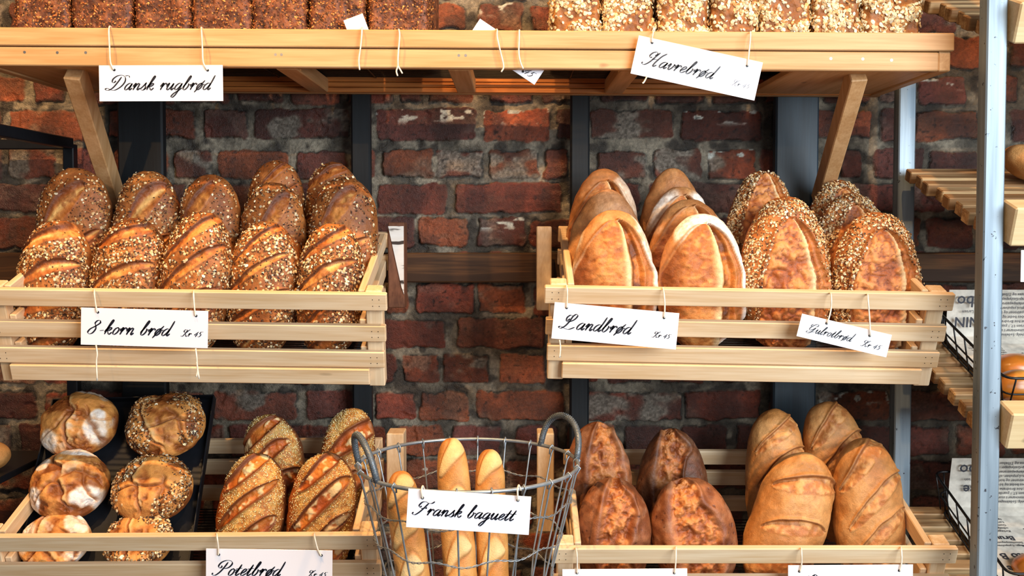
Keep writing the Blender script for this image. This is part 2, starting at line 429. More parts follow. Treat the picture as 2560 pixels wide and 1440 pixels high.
# horizontal plank on the wall and black painted uprights
def plank():
    x0, x1 = -1.5, 1.5; zt = P(1280, 632, DW-.03).z; zb = P(1280, 706, DW-.03).z
    o = MB().box((0, -0.021, (zt+zb)/2), (x1-x0, 0.026, zt-zb), 0.003).build('trim_1', OLDX)
    tag(o, 'dark brown rough-sawn plank running along the brick wall', 'plank', kind='structure')
plank()
def upright(pxl, pxr, d0, d1, label, mat=None):
    a = P(pxl, 500, d0).x; b = P(pxr, 500, d0).x
    o = MB().box((0, 0, (EYE+0.85)/2), (b-a, d1-d0, EYE+0.85), 0.004).build('wall_post', mat or BLACKWOOD)
    o.location = ((a+b)/2, YD((d0+d1)/2), 0)
    tag(o, label, 'post', 'black painted posts on the brick wall')
upright(295, 408, 2.207, 2.235, 'wide black wooden post on the brick wall behind the left brace of the shelf')
upright(878, 926, 2.207, 2.235, 'narrow black wooden post beside the right end of the upper left crate')
upright(1426, 1474, 2.207, 2.235, 'narrow black wooden post behind the left end of the upper right crate')
upright(1938, 2046, 2.207, 2.235, 'wide black wooden post with window sheen in its colour behind the right brace of the shelf', BLACKSHEEN)
# ---------------------------------------------------------------- the long shelf
def RY(a): return Matrix.Rotation(math.radians(a), 4, 'Y')
def RXm(a): return Matrix.Rotation(math.radians(a), 4, 'X')
def shelf():
    o = P(1189, 75, 1.82)
    t = thing('wall_shelf', 'long pale wooden shelf with an open underside, carrying the tin loaves', 'shelf', Matrix.Translation(o) @ RY(0.34))
    x0, x1 = -0.913, 0.876; dep = 0.355
    MB().box(((x0+x1)/2, 0.010, -0.0165), (x1-x0, 0.020, 0.033), 0.002).build('front_rail', SHX, t)
    MB().box(((x0+x1)/2-.005, 0.012, -0.0520), (x1-x0-.045, 0.020, 0.0345), 0.002).build('front_rail', SHX, t)
    for xe in (x0+0.010, x1-0.0165):
        MB().box((xe, dep/2+.003, -0.0515), (0.022, dep, 0.036), 0.002).build('side_rail', SHY, t)
    for (a, b) in ((x0+.022, x0+.275), (x1-.285, x1-.029)):
        MB().box(((a+b)/2, dep/2+.018, -0.060), (b-a, dep-.03, 0.014), 0.002).build('bottom_plank', SHY, t)
    for X in (-0.42, -0.099, 0.222):
        MB().box((X-o.x, dep/2+.018, -0.0535), (0.040, dep-.032, 0.030), 0.002).build('cross_beam', SHY, t)
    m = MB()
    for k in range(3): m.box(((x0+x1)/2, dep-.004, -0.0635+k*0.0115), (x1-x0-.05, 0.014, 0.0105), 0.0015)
    m.build('back_board', LAMPLITX, t)
    MB().box(((x0+x1)/2, dep+.014, -0.053), (x1-x0, 0.022, 0.032), 0.002).build('back_rail', SHX, t)
    g = MB()
    n = 26
    for k in range(n):
        y = 0.028 + (dep-.04)*k/(n-1); g.tube([(x0+.02, y, -0.0355), (x1-.03, y, -0.0355)], 0.0011, 5)
    for k in range(9):
        x = x0+.05 + (x1-x0-.1)*k/8; g.tube([(x, 0.024, -0.0375), (x, dep-.008, -0.0375)], 0.0016, 5)
    g.build('wire_grate', DARKWIRE, t)
    inv = t.matrix_world.inverted()
    for (a, b) in ((P(186, 178, 1.88), P(291, 505, 2.18)), (P(2143, 182, 1.88), P(2050, 505, 2.18))):
        MB().bar(inv @ a, inv @ b, 0.031, 0.042, 0.002, up=(0, 1, 0.6)).build('brace', SHZ, t)
    for (px, py) in ((60, 130), (142, 131), (213, 131), (688, 136), (703, 136), (1147, 138), (1164, 138), (2078, 146), (2158, 147), (2230, 150)):
        p = inv @ P(px, py, 1.82)
        MB().disc((p.x, 0.0028, p.z), 0.0027, 0.001, 10).build('screw', SCREW, t)
    return t
SHELF = shelf()

# ---------------------------------------------------------------- tilted slatted crates
TILT = 19.0
def crate(label, tl, tr, D, W=None):
    a = P(tl[0], tl[1], D); b = P(tr[0], tr[1], D)
    W = (b-a).length; roll = math.degrees(math.atan2(a.z-b.z, b.x-a.x)); Dp, H = 0.345, 0.195
    R = RY(roll) @ RXm(TILT)
    # base centre from the front top left corner
    M = Matrix.Translation(a) @ R @ Matrix.Translation((W/2, Dp/2, -H))
    t = thing('slatted_crate', label, 'crate', M, 'tilted wooden bread crates')
    fy = -Dp/2
    m = MB()
    for (z0, z1, e, yy) in ((0, .034, 0, 0), (.065, .098, .004, .001), (.119, .152, .008, 0)):
        m.box((0, fy+.006+yy, H-(z0+z1)/2), (W-2*e, .013, z1-z0), .0018)
    m.box((0, fy+.004, H-.1705), (W-.074, .016, .033), .002)
    m.build('front_panel', WX, t)
    for sx in (-1, 1):
        for y in (fy+.028, -fy-.016):
            MB().box((sx*(W/2-(.026 if y < 0 else .062)), y, H/2-(.001 if y < 0 else .006)), (.031 if y < 0 else .014, .030, H+(.004 if y < 0 else -.012)), .002).build('corner_post', WZ, t)
        m = MB()
        xr = sx*(W/2-.049)
        for (z0, z1) in ((0, .032), (.060, .092), (.117, .150)):
            m.box((xr, .004, H-(z0+z1)/2), (.013, Dp-.03, z1-z0), .0018)
        m.build('side_panel', WY, t)
    m = MB()
    for (z0, z1) in ((0, .034), (.052, .087), (.119, .155)):
        m.box((0, -fy-.005, H-(z0+z1)/2), (W-.076, .012, z1-z0), .0018)
    m.build('back_panel', WX, t)
    m = MB(); n = 30
    for k in range(n):
        y = fy+.022 + (Dp-.05)*k/(n-1); m.tube([(-W/2+.045, y, H-.165), (W/2-.045, y, H-.165)], .0014, 5)
    for k in range(4):
        x = -W/2+.1+(W-.2)*k/3; m.box((x, 0, H-.176), (.03, Dp-.04, .016), .001)
    m.build('floor_grate', DARKWIRE, t)
    for sx in (-1, 1):
        for (z, e) in ((.011, 0), (.024, 0), (.076, .004), (.088, .004), (.130, .008), (.142, .008)):
            for q in (.014, .026): MB().disc((sx*(W/2-e-q), fy-.0003+(0.001 if .06 < z < .1 else 0), H-z), .0009, .0006, 6).build('nail', BLACKMETAL, t)
    return t
CR_UL = crate('upper left slatted wooden crate full of grain loaves above the round loaves', (-62, 722), (966, 736), 1.815)
CR_UR = crate('upper right slatted wooden crate holding floury country loaves and seeded loaves', (1362, 717), (2390, 736), 1.815)
CR_LL = crate('lower left slatted wooden crate holding round loaves on a black tray', (-74, 1343), (952, 1337), 1.815)
CR_LR = crate('lower right slatted wooden crate holding dark cracked loaves and pale slashed loaves', (1380, 1372), (2397, 1372), 1.815)

def support(cr, pxl, pxr, pyt, pyb, d0, d1, birch=False):
    """the rear block a crate rests on, fixed to the crate"""
    x0 = P(pxl, 700, d0).x; x1 = P(pxr, 700, d0).x; zt = P(1280, pyt, d0).z; zb = P(1280, pyb, d0).z
    inv = cr.matrix_world.inverted(); R = inv.to_3x3()
    c = Vector(((x0+x1)/2, YD((d0+d1)/2), zb)); h = zt-zb; wd = x1-x0; dp = d1-d0
    blk = MB().box(inv @ (c + Vector((0, 0, h/2))), (wd, dp, h), .002, R).build('support_block', OLDZ if birch else WZ, cr)
    if birch:
        blk['label'] = 'brown block with white birch bark'
        y = -dp/2-.0025; k = 0.0025
        f = [(-wd/2+.001, h-.008), (wd/2-.001, h-.008), (wd/2-.001, .03), (wd/2-.006, .045)]
        vs = [inv @ (c + Vector((x, y, z))) for x, z in f] + [inv @ (c + Vector((x, y+k*1.05, z))) for x, z in f]
        MB().add(vs, [(0, 1, 2, 3), (7, 6, 5, 4), (0, 4, 5, 1), (1, 5, 6, 2), (2, 6, 7, 3), (3, 7, 4, 0)]).build('birch_bark', BARK, blk)
support(CR_UL, 970, 1011, 556, 770, 2.13, 2.19, True)
support(CR_UR, 1342, 1379, 566, 776, 2.13, 2.19)
support(CR_LL, 964, 1007, 1084, 1300, 2.13, 2.19)
support(CR_LR, 1344, 1386, 1084, 1330, 2.13, 2.19)

# black tray leaning in the lower left crate
def tray():
    b0 = P(36, 1432, 1.885); b1 = P(470, 1432, 1.885); t0 = P(122, 1002, 2.11); t1 = P(520, 1002, 2.11)
    O = (b0+b1)/2; yv = ((t0+t1)/2-O); L = yv.length; yv.normalize(); xv = Vector((1, 0, 0)); zv = xv.cross(yv)
    Wd = ((b1-b0).length+(t1-t0).length)/2
    M = Matrix((xv, yv, zv)).transposed().to_4x4(); M.translation = O
    t = thing('baking_tray', 'black baking tray leaning in the lower left crate under the round loaves', 'tray', M)
    MB().box((0, L/2, -.003), (Wd, L, .003), .001).build('tray_plate', TRAYM, t)
    m = MB()
    for sx in (-1, 1): m.box((sx*Wd/2, L/2, .006), (.003, L, .02), .001)
    m.box((0, L, .006), (Wd, .003, .02), .001)
    m.build('tray_rim', TRAYM, t)
    return t, M, L
TRAY, TRAYMX, TRAYL = tray()
# ---------------------------------------------------------------- steel rack at the right edge
def rack():
    xp = 0.823; wv = 0.036
    t = thing('bread_rack', 'raw steel bread rack with sloping wooden slat shelves at the right edge', 'rack', Matrix.Translation((1.2, YD(1.93), 0)))
    def L(p): return Vector(p) - Vector((1.2, YD(1.93), 0))
    for (X, d0, d1) in ((xp, 1.725, 1.757), (xp, 2.11, 2.142), (1.56, 1.725, 1.757), (1.56, 2.11, 2.142)):
        MB().box(L((X+wv/2, YD((d0+d1)/2), (EYE+0.95)/2)), (wv, d1-d0, EYE+0.95), .0025).build('post', STEEL, t)
    slopes = []
    for (zb, zf) in ((.462, .331), (.095, -.020), (-.262, -.375), (-.622, -.735)):
        A = Vector((0, YD(2.10), EYE+zb)); B = Vector((0, YD(1.765), EYE+zf))
        d = (A-B); n = d.length; d.normalize(); ang = math.degrees(math.atan2(d.z, d.y))
        R = RXm(ang).to_3x3()
        slopes.append((A, B, R, n))
        up = R @ Vector((0, 0, 1))
        sh = MB(); k = 8; rnd = random.Random(int(zb*1000))
        for i in range(k):
            c = B + d*(n*(i+.45)/k); x0 = 0.834 + rnd.uniform(-.008, .006)
            c = c + up*0.0135; c.x = (x0+1.55)/2
            sh.box(L(c), (1.55-x0, .029, .025), .002, R)
        s = sh.build('slat_shelf', RX, t)
        for X in (0.856, 1.545):
            a = A.copy(); a.x = X; b = B.copy(); b.x = X; MB().bar(L(a), L(b), .016, .004, .0005).build('support_strip', BLACKMETAL, s)
        c = B - d*0.030 + up*0.034; c.x = (0.862+1.555)/2
        MB().box(L(c), (1.555-.862, .052, .070), .003, R).build('front_rail', RE, s)
    # small label holder under the second rail
    p = P(2556, 665, 1.70); MB().box(L((p.x+.03, p.y, p.z)), (.066, .002, .055), .0005).build('label_holder', CARD, t)
    return t, slopes
RACK, SLOPES = rack()

def wire_tray(label, sl, x0, x1, hgt):
    A, B, R, n = SLOPES[sl]
    d = (A-B).normalized(); up = R @ Vector((0, 0, 1))
    M = R.to_4x4(); o = B + d*(n*.5) + up*.028; o.x = (x0+x1)/2; M.translation = o
    t = thing('wire_tray', label, 'basket', M, 'black wire trays lined with newspaper')
    hw = (x1-x0)/2; hd = n*.5-.012; e = .018
    def loop(z, g):
        pts = []
        for (cx, cy, a0) in ((hw-g-e, hd-g-e, 0), (-hw+g+e, hd-g-e, 90), (-hw+g+e, -hd+g+e, 180), (hw-g-e, -hd+g+e, 270)):
            for k in range(5):
                a = math.radians(a0+k*22.5); pts.append((cx+e*math.cos(a), cy+e*math.sin(a), z))
        return pts
    MB().tube(loop(hgt, 0), .0026, 8, True).build('rim', BLACKWIRE, t, True)
    m = MB()
    m.tube(loop(.003, .02), .0018, 6, True); m.tube(loop(hgt*.5, .010), .0018, 6, True)
    for i in range(int(2*hw/.05)+1):
        x = -hw+.02 + i*.05
        if x < hw-.01:
            for s in (-1, 1): m.tube([(x, s*hd, hgt), (x*.97, s*(hd-.02), .003)], .0016, 6)
            m.tube([(x*.97, -hd+.02, .003), (x*.97, hd-.02, .003)], .0016, 6)
    for i in range(int(2*hd/.05)+1):
        y = -hd+.02+i*.05
        for s in (-1, 1): m.tube([(s*hw, y, hgt), (s*(hw-.02), y*.97, .003)], .0016, 6)
    m.build('wire_mesh', BLACKWIRE, t, True)
    # newspaper lining with its print
    pm = MB(); px0, px1 = -hw+.03, hw+.0
    prof = [(hd-.004, hgt+.035), (hd-.010, hgt*.8), (hd-.022, .012), (hd-.045, .0065), (-hd+.03, .0065)]
    vs = []; fs = []
    for x in (px0, px1):
        for (y, z) in prof: vs.append((x, y, z))
    k = len(prof)
    for i in range(k-1): fs.append((i, i+1, k+i+1, k+i))
    base = len(vs)
    for x in (px0, px1):
        for (y, z) in prof: vs.append((x, y-.0004 if y > 0 else y, z+.0007))
    for i in range(k-1): fs.append((base+i, base+k+i, base+k+i+1, base+i+1))
    for i in range(k-1):
        for q in (0, k): fs.append((q+i, q+i+1, base+q+i+1, base+q+i))
    fs.append((0, k, base+k, base)); fs.append((k-1, base+k-1, base+2*k-1, 2*k-1))
    tag(pm.add(vs, fs).build('newspaper', NEWS, t), 'newspaper lining printed upside down')
    return t, M, hw, hd, hgt
NEWS = plain('newsprint_paper', (206, 200, 188), 0.7)
NINK = plain('newsprint_ink', (44, 46, 56), 0.6)

def print_text(parent, words, origin, xd, yd, name='print'):
    """upside-down newspaper print on the lining; words = (text, u, v, size) measured along xd and yd"""
    vs = []; fs = []
    zd = xd.cross(yd)
    for (txt, u, v, size, bold) in words:
        cu = bpy.data.curves.new('print', 'FONT'); cu.body = txt; cu.size = size; cu.offset = bold*size; cu.resolution_u = 2
        tmp = bpy.data.objects.new('print', cu); COL.objects.link(tmp)
        dg = bpy.context.evaluated_depsgraph_get(); me = bpy.data.meshes.new_from_object(tmp.evaluated_get(dg))
        n = len(vs)
        for p in me.vertices:
            vs.append(origin + xd*(u+p.co.x) + yd*(v+p.co.y) + zd*0.0004)
        for f in me.polygons: fs.append(tuple(i+n for i in f.vertices))
        bpy.data.objects.remove(tmp); bpy.data.curves.remove(cu); bpy.data.meshes.remove(me)
    me = bpy.data.meshes.new(name); me.from_pydata([tuple(p) for p in vs], [], fs); me.materials.append(NINK)
    return tag(link(bpy.data.objects.new(name, me), parent), kind='stuff')

def news(t, hw, hd, hgt, words_back, words_floor):
    paper = [c for c in t.children if c.name.startswith('newspaper')][0]
    b0 = Vector((hw-.03, hd-.0112, hgt*.8)); b1 = Vector((hw-.03, hd-.0232, .012))
    yd = (b1-b0).normalized()
    xd = Vector((-1, 0, 0))
    print_text(paper, words_back, Vector((-hw+.03, hd-.0195, hgt+.035)) + Vector((0, 0.008, 0)), xd, (Vector((0, hd-.0232, .012))-Vector((0, hd-.0052, hgt+.035))).normalized(), 'newspaper_print')
    print_text(paper, words_floor, Vector((-hw+.03, hd-.05, .0078)), xd, Vector((0, -1, 0)), 'newspaper_print')
T3 = wire_tray('black wire tray lined with newspaper on the rack shelf, holding two golden buns', 2, 0.875, 1.42, .075)
T4 = wire_tray('black wire tray lined with newspaper on the lowest rack shelf, mostly showing print', 3, 0.885, 1.42, .085)
def fill(rows, x0, pitch, size):
    return [(w, x0, 0.012+i*pitch, size, 0) for i, w in enumerate(rows)]
LINES = ('Tagluxe og Tilbehor', 'Satrap-Gaslyspapir', 'Selenlampepatroner', 'Magn.-Lynpulver, alle', 'Lyspatroner og kort', 'kjobes bedst og bil-', 'ligst hos Brodrene', 'Larsen 17, i gaarden', 'Gummivarer i stort', 'udvalg, Sadelmager', 'Kirkegaten nr. 41', 'anbefales til alle', 'daglige priser fra', 'fem til seks kroner', 'pr. stk. leveres nu', 'fragtfrit hver uge')
for (t, M, hw, hd, hgt), big in ((T3, ('abo', 'NIN')), (T4, ('abo', 'use'))):
    wb = [(big[0], -.064, .010, .034, .014), (big[1], -.066, .055, .030, .02), ('17, Larsen', -.064, .040, .009, .01)]
    wb += [(w_, -.165, .004+i*.0095, .0085, .012) for i, w_ in enumerate(LINES[:10])]
    wb += [(w_, -.27, .006+i*.0105, .0092, .012) for i, w_ in enumerate(LINES[3:13])]
    wf = [('Bruun', -.095, .065, .020, .02), ('Otto B', -.115, .120, .026, .02), ('Margarine', -.150, .158, .028, .02), ('orgo & C.', -.215, .04, .022, .02)]
    wf += [(w_, x_, .008+i*.0105, .0092, .010) for x_ in (-.19, -.30, -.41) for i, w_ in enumerate(LINES[:13]) if x_ < -.2 or i > 8]
    wf += [(w_, -.098, .006+i*.010, .0085, .010) for i, w_ in enumerate(LINES[6:11])] + [(w_, -.105, .083+i*.010, .0085, .010) for i, w_ in enumerate(LINES[2:4])]
    news(t, hw, hd, hgt, wb, wf)

# ---------------------------------------------------------------- black frame at the left edge
def stand():
    X = -0.992
    t = thing('metal_stand', 'black square-tube metal stand at the left edge beside the upper left crate', 'stand', Matrix.Translation((X, YD(2.18), 0)))
    def L(x, D, z): return Vector((x-X, YD(D)-YD(2.18), z))
    zt = P(165, 357, 2.19).z
    for sx in (X, X-.62):
        MB().box(L(sx, 2.226, zt/2+.0), (.024, .024, zt), .002).build('leg', BLACKMETAL, t)
        MB().box(L(sx, 1.52, zt/2+.0), (.024, .024, zt), .002).build('leg', BLACKMETAL, t)
        MB().box(L(sx, 1.86, zt+.001), (.024, .716, .024), .002).build('side_bar', BLACKMETAL, t)
    for D in (1.515, 2.226): MB().box(L(X-.31, D, zt-.001), (.6, .022, .022), .002).build('cross_bar', BLACKMETAL, t)
    zs = P(0, 1178, 2.0).z
    MB().box(L(X-.33, 1.86, zs-.008), (.6, .66, .014), .002).build('shelf_plate', BLACKMETAL, t)
    return zs
STAND_Z = stand()
# ---------------------------------------------------------------- wire basket for the baguettes
BC = Vector((P(1171, 1157, 1.78).x, YD(1.78), P(1171, 1157, 1.78).z))
def basket():
    t = thing('wire_basket', 'round grey wire basket with two wrapped handles holding baguettes', 'basket', Matrix.Translation((BC.x, BC.y, BC.z-.52)))
    Z = .52; r0 = .199
    def rad(z): return r0 - (Z-z)*0.245 if z > Z-.2 else r0-.049-(Z-.2-z)*.10
    def ring(z, r, n=64): return [(r*math.cos(2*math.pi*k/n), r*math.sin(2*math.pi*k/n), z) for k in range(n)]
    MB().tube(ring(Z, r0), .0034, 10, True).build('rim', GALV, t, True)
    n = 22
    for k in range(n):
        a = 2*math.pi*(k+.32)/n; c, s = math.cos(a), math.sin(a)
        pts = [((r0-.006)*c, (r0-.006)*s, Z-.012), ((r0-.0055)*c, (r0-.0055)*s, Z), (r0*c, r0*s, Z+.0055), ((r0+.0055)*c, (r0+.0055)*s, Z)]
        for z in (Z-.012, Z-.06, Z-.12, Z-.19, Z-.32, .004): pts.append(((rad(z)+.001)*c, (rad(z)+.001)*s, z))
        MB().tube(pts, .0017, 6).build('upright_wire', GALV, t, True)
    for z in (Z-.062, Z-.128, Z-.196, Z-.30, .01):
        m = MB(); R = rad(z)+.003
        for ph in (0, math.pi):
            pts = []
            for k in range(260):
                a = 2*math.pi*k/260; tw = a*44+ph; wob = .0035*math.sin(a*11+z*40)+.003*math.sin(a*3+z*90)
                pts.append(((R+.0013*math.cos(tw))*math.cos(a), (R+.0013*math.cos(tw))*math.sin(a), z+wob+.0013*math.sin(tw)))
            m.tube(pts, .0009, 5, True)
        m.build('twisted_hoop', GALV, t, True)
    m = MB(); rb = rad(.01)
    for k in range(-4, 5):
        x = k*rb/5; h = math.sqrt(rb*rb-x*x); m.tube([(x, -h, .006), (x, h, .006)], .0017, 6); m.tube([(-h, x, .009), (h, x, .009)], .0017, 6)
    m.build('bottom_grid', GALV, t, True)
    # handles: arches standing on the rim
    inv = t.matrix_world.inverted()
    def handle(angs, topp):
        a, b = [Vector((r0*math.cos(math.radians(q)), r0*math.sin(math.radians(q)), Z)) for q in angs]
        mid = (a+b)/2; top = inv @ topp; up = top - mid
        pts = []
        for k in range(25):
            th = math.pi*k/24; p = mid + (a-b)/2*math.cos(th)*(1.0) + up*(math.sin(th)**.72); pts.append(p)
        MB().tube(pts, .0058, 10).build('handle', GREYWRAP, t, True)
        m = MB(); hel = []
        for i in range(len(pts)*16-15):
            f = i/16; k = min(int(f), len(pts)-2); p = pts[k].lerp(pts[k+1], f-k); tg = (pts[k+1]-pts[k]).normalized()
            x = tg.cross(Vector((0.3, 0.9, 0.1))).normalized(); y = tg.cross(x); ang = i*1.15
            hel.append(p + (x*math.cos(ang)+y*math.sin(ang))*.0057)
        m.tube(hel, .0010, 5); m.build('handle_wrapping', GREYWRAP, t, True)
    handle((181, 222), P(897, 1090, 1.70))
    handle((47, 6), P(1412, 1040, 1.88))
    return t
BASKET = basket()

# ---------------------------------------------------------------- hand-drawn script lettering
G = {  # strokes in x-height units, upright, sheared later; (advance, strokes)
 'a': (1.12, [[(.78, .9), (.5, 1.02), (.18, .8), (.05, .4), (.2, .03), (.48, .12), (.72, .55), (.82, .95)], [(.84, 1.0), (.78, .5), (.78, .15), (.9, .0), (1.15, .32)]]),
 'n': (1.08, [[(-.08, .5), (.1, .92), (.2, .98), (.2, .5), (.18, 0)], [(.19, .3), (.36, .75), (.58, 1.0), (.74, .88), (.74, .45), (.74, .12), (.86, 0), (1.08, .3)]]),
 's': (.82, [[(-.05, .12), (.25, .55), (.5, 1.12)], [(.48, 1.05), (.46, .8), (.66, .42), (.6, .08), (.36, -.02), (.14, .12)], [(.6, .06), (.86, .32)]]),
 'k': (1.02, [[(-.05, .35), (.28, 1.2), (.44, 1.85), (.36, 2.1), (.22, 1.8), (.14, .9), (.12, 0)], [(.14, .4), (.4, .9), (.64, 1.0), (.7, .78), (.5, .55), (.3, .5)], [(.3, .5), (.5, .25), (.66, .02), (.8, .02), (1.02, .32)]]),
 'r': (.82, [[(-.08, .5), (.14, 1.0), (.22, .95), (.2, .5), (.17, 0)], [(.19, .4), (.38, .85), (.58, 1.02), (.72, .9), (.7, .74)]]),
 'u': (1.12, [[(-.08, .5), (.12, .98), (.16, .9), (.12, .3), (.26, 0), (.5, .18), (.7, .6), (.8, .98)], [(.82, 1.0), (.77, .4), (.8, .08), (.92, 0), (1.14, .32)]]),
 'g': (1.12, [[(.78, .9), (.5, 1.02), (.18, .8), (.05, .4), (.2, .03), (.48, .12), (.72, .55), (.82, .95)], [(.84, 1.0), (.76, .1), (.62, -.7), (.36, -1.1), (.12, -.95), (.3, -.5), (.8, -.05), (1.12, .32)]]),
 'b': (.98, [[(-.05, .35), (.28, 1.2), (.44, 1.85), (.36, 2.1), (.22, 1.8), (.12, .9), (.1, .25), (.28, 0), (.54, .15), (.68, .55), (.6, .9), (.48, .98)], [(.6, .88), (.78, .74), (1.0, .84)]]),
 'o': (.92, [[(.48, 1.02), (.2, .86), (.06, .45), (.18, .06), (.42, .02), (.66, .3), (.7, .7), (.5, 1.0), (.42, .9)], [(.62, .9), (.76, .76), (.98, .84)]]),
 'ø': (.92, [[(.48, 1.02), (.2, .86), (.06, .45), (.18, .06), (.42, .02), (.66, .3), (.7, .7), (.5, 1.0), (.42, .9)], [(.62, .9), (.76, .76), (.98, .84)], [(.02, -.35), (.38, .5), (.78, 1.4)]]),
 'd': (1.14, [[(.78, .9), (.5, 1.02), (.18, .8), (.05, .4), (.2, .03), (.48, .12), (.72, .55), (.82, .95)], [(.9, 2.15), (.86, 1.2), (.78, .4), (.79, .1), (.92, 0), (1.16, .32)]]),
 'e': (.82, [[(-.02, .3), (.35, .45), (.6, .78), (.48, 1.02), (.22, .85), (.08, .4), (.22, .03), (.5, .06), (.84, .36)]]),
 'l': (.62, [[(-.05, .35), (.28, 1.2), (.44, 1.85), (.36, 2.1), (.22, 1.8), (.12, .9), (.1, .2), (.22, 0), (.36, .05), (.62, .34)]]),
 't': (.66, [[(-.05, .35), (.14, .8), (.28, 1.35)], [(.3, 1.65), (.22, .9), (.14, .25), (.2, .02), (.34, .02), (.66, .34)], [(-.22, .98), (.2, 1.04), (.62, 1.1)]]),
 'v': (.95, [[(-.08, .5), (.12, .98), (.2, .8), (.2, .3), (.36, .0), (.6, .25), (.72, .7), (.68, 1.0)], [(.68, 1.0), (.8, .8), (.98, .84)]]),
 '-': (.8, [[(.1, .5), (.65, .56)]]),
 ' ': (.75, []),
 'D': (2.15, [[(1.0, 1.95), (.8, 1.1), (.5, .35), (.05, .0), (-.42, .04), (-.5, .2), (-.2, .26), (.4, .04), (1.0, .02), (1.6, .5), (1.85, 1.2), (1.6, 1.85), (1.0, 2.2), (.3, 2.1), (-.1, 1.65), (-.02, 1.2), (.25, 1.1), (.42, 1.3), (.3, 1.45)], [(1.45, 2.1), (1.95, 2.15), (2.25, 1.85)]]),
 'H': (2.05, [[(.3, 1.35), (.1, 1.2), (-.15, 1.5), (.0, 2.0), (.45, 2.2), (.72, 1.9), (.55, 1.6)], [(.95, 2.2), (.75, 1.5), (.5, .55), (.1, .02), (-.35, .08), (-.42, .35)], [(1.95, 2.25), (1.55, 1.7), (1.3, .7), (1.3, .1), (1.45, 0), (1.75, .3)], [(.55, 1.0), (1.0, 1.12), (1.5, 1.05)]]),
 'L': (1.9, [[(.35, 1.5), (.2, 1.2), (.5, 1.05), (1.0, 1.4), (1.15, 1.95), (.85, 2.2), (.55, 1.85), (.5, 1.1), (.3, .4), (-.1, .02), (-.45, .1), (-.4, .28), (-.05, .24), (.5, .02), (1.1, -.04), (1.7, .32)], [(.5, 1.9), (.1, 2.0), (-.15, 1.6), (.05, 1.1), (.4, 1.05)]]),
 'G': (1.75, [[(1.15, 1.55), (1.4, 1.85), (1.2, 2.2), (.75, 2.1), (.25, 1.5), (.05, .9), (.25, .5), (.65, .6), (1.05, 1.0), (1.25, 1.35)], [(1.25, 1.35), (1.1, .6), (.8, -.05), (.3, -.3), (-.1, -.1), (.1, .15), (.8, .1), (1.7, .35)], [(.3, 2.0), (-.05, 1.9), (-.1, 1.5), (.15, 1.4)]]),
 'P': (1.75, [[(1.0, 1.95), (.8, 1.1), (.5, .4), (.1, 0), (-.35, .08), (-.4, .35)], [(.35, 1.45), (.42, 1.2), (.15, 1.1), (-.1, 1.4), (.05, 1.9), (.6, 2.2), (1.3, 2.15), (1.7, 1.75), (1.5, 1.2), (1.0, 1.0), (.8, 1.1)]]),
 'F': (1.7, [[(1.15, 1.9), (.85, 1.1), (.5, .4), (.1, 0), (-.35, .1), (-.36, .4)], [(.35, 1.4), (.15, 1.2), (-.1, 1.5), (.1, 2.0), (.6, 2.1), (1.1, 1.9), (1.6, 1.9), (1.9, 2.2)], [(.45, 1.0), (.85, 1.08), (1.15, 1.05), (1.2, 1.25)]]),
 'K': (1.75, [[(.3, 1.5), (.1, 1.3), (-.1, 1.6), (.1, 2.05), (.5, 2.1), (.8, 1.9), (.6, .9), (.3, .1), (-.1, 0), (-.25, .2)], [(1.65, 2.15), (1.3, 1.95), (.9, 1.3), (.65, 1.05)], [(.65, 1.05), (.95, .6), (1.15, .1), (1.35, 0), (1.7, .32)]]),
 '8': (1.45, [[(1.15, 1.65), (.95, 1.95), (.6, 1.9), (.45, 1.55), (.75, 1.15), (.95, .7), (.8, .15), (.4, .0), (.08, .25), (.2, .7), (.7, 1.1), (1.1, 1.5), (1.18, 1.75)]]),
 '4': (1.1, [[(.85, 1.5), (.45, 1.0), (.05, .5), (.6, .52), (1.0, .55)], [(.8, 1.0), (.68, .4), (.6, -.05)]]),
 '5': (1.1, [[(1.05, 1.55), (.7, 1.5), (.4, 1.5), (.32, 1.2), (.25, .9), (.6, .95), (.8, .6), (.6, .1), (.25, -.02), (.02, .15)]]),
}
def spline(pts, n=7):
    if len(pts) < 3: return [Vector(pts[0]).lerp(Vector(pts[1]), k/6) for k in range(7)]
    q = [Vector(p) for p in pts]; q = [q[0]*2-q[1]] + q + [q[-1]*2-q[-2]]; out = []
    for i in range(1, len(q)-2):
        for k in range(n):
            t = k/n; a, b, c, d = q[i-1], q[i], q[i+1], q[i+2]
            out.append(.5*((2*b)+(c-a)*t+(2*a-5*b+4*c-d)*t*t+(3*b-a-3*c+d)*t*t*t))
    out.append(q[-2]); return out
SL = 0.52
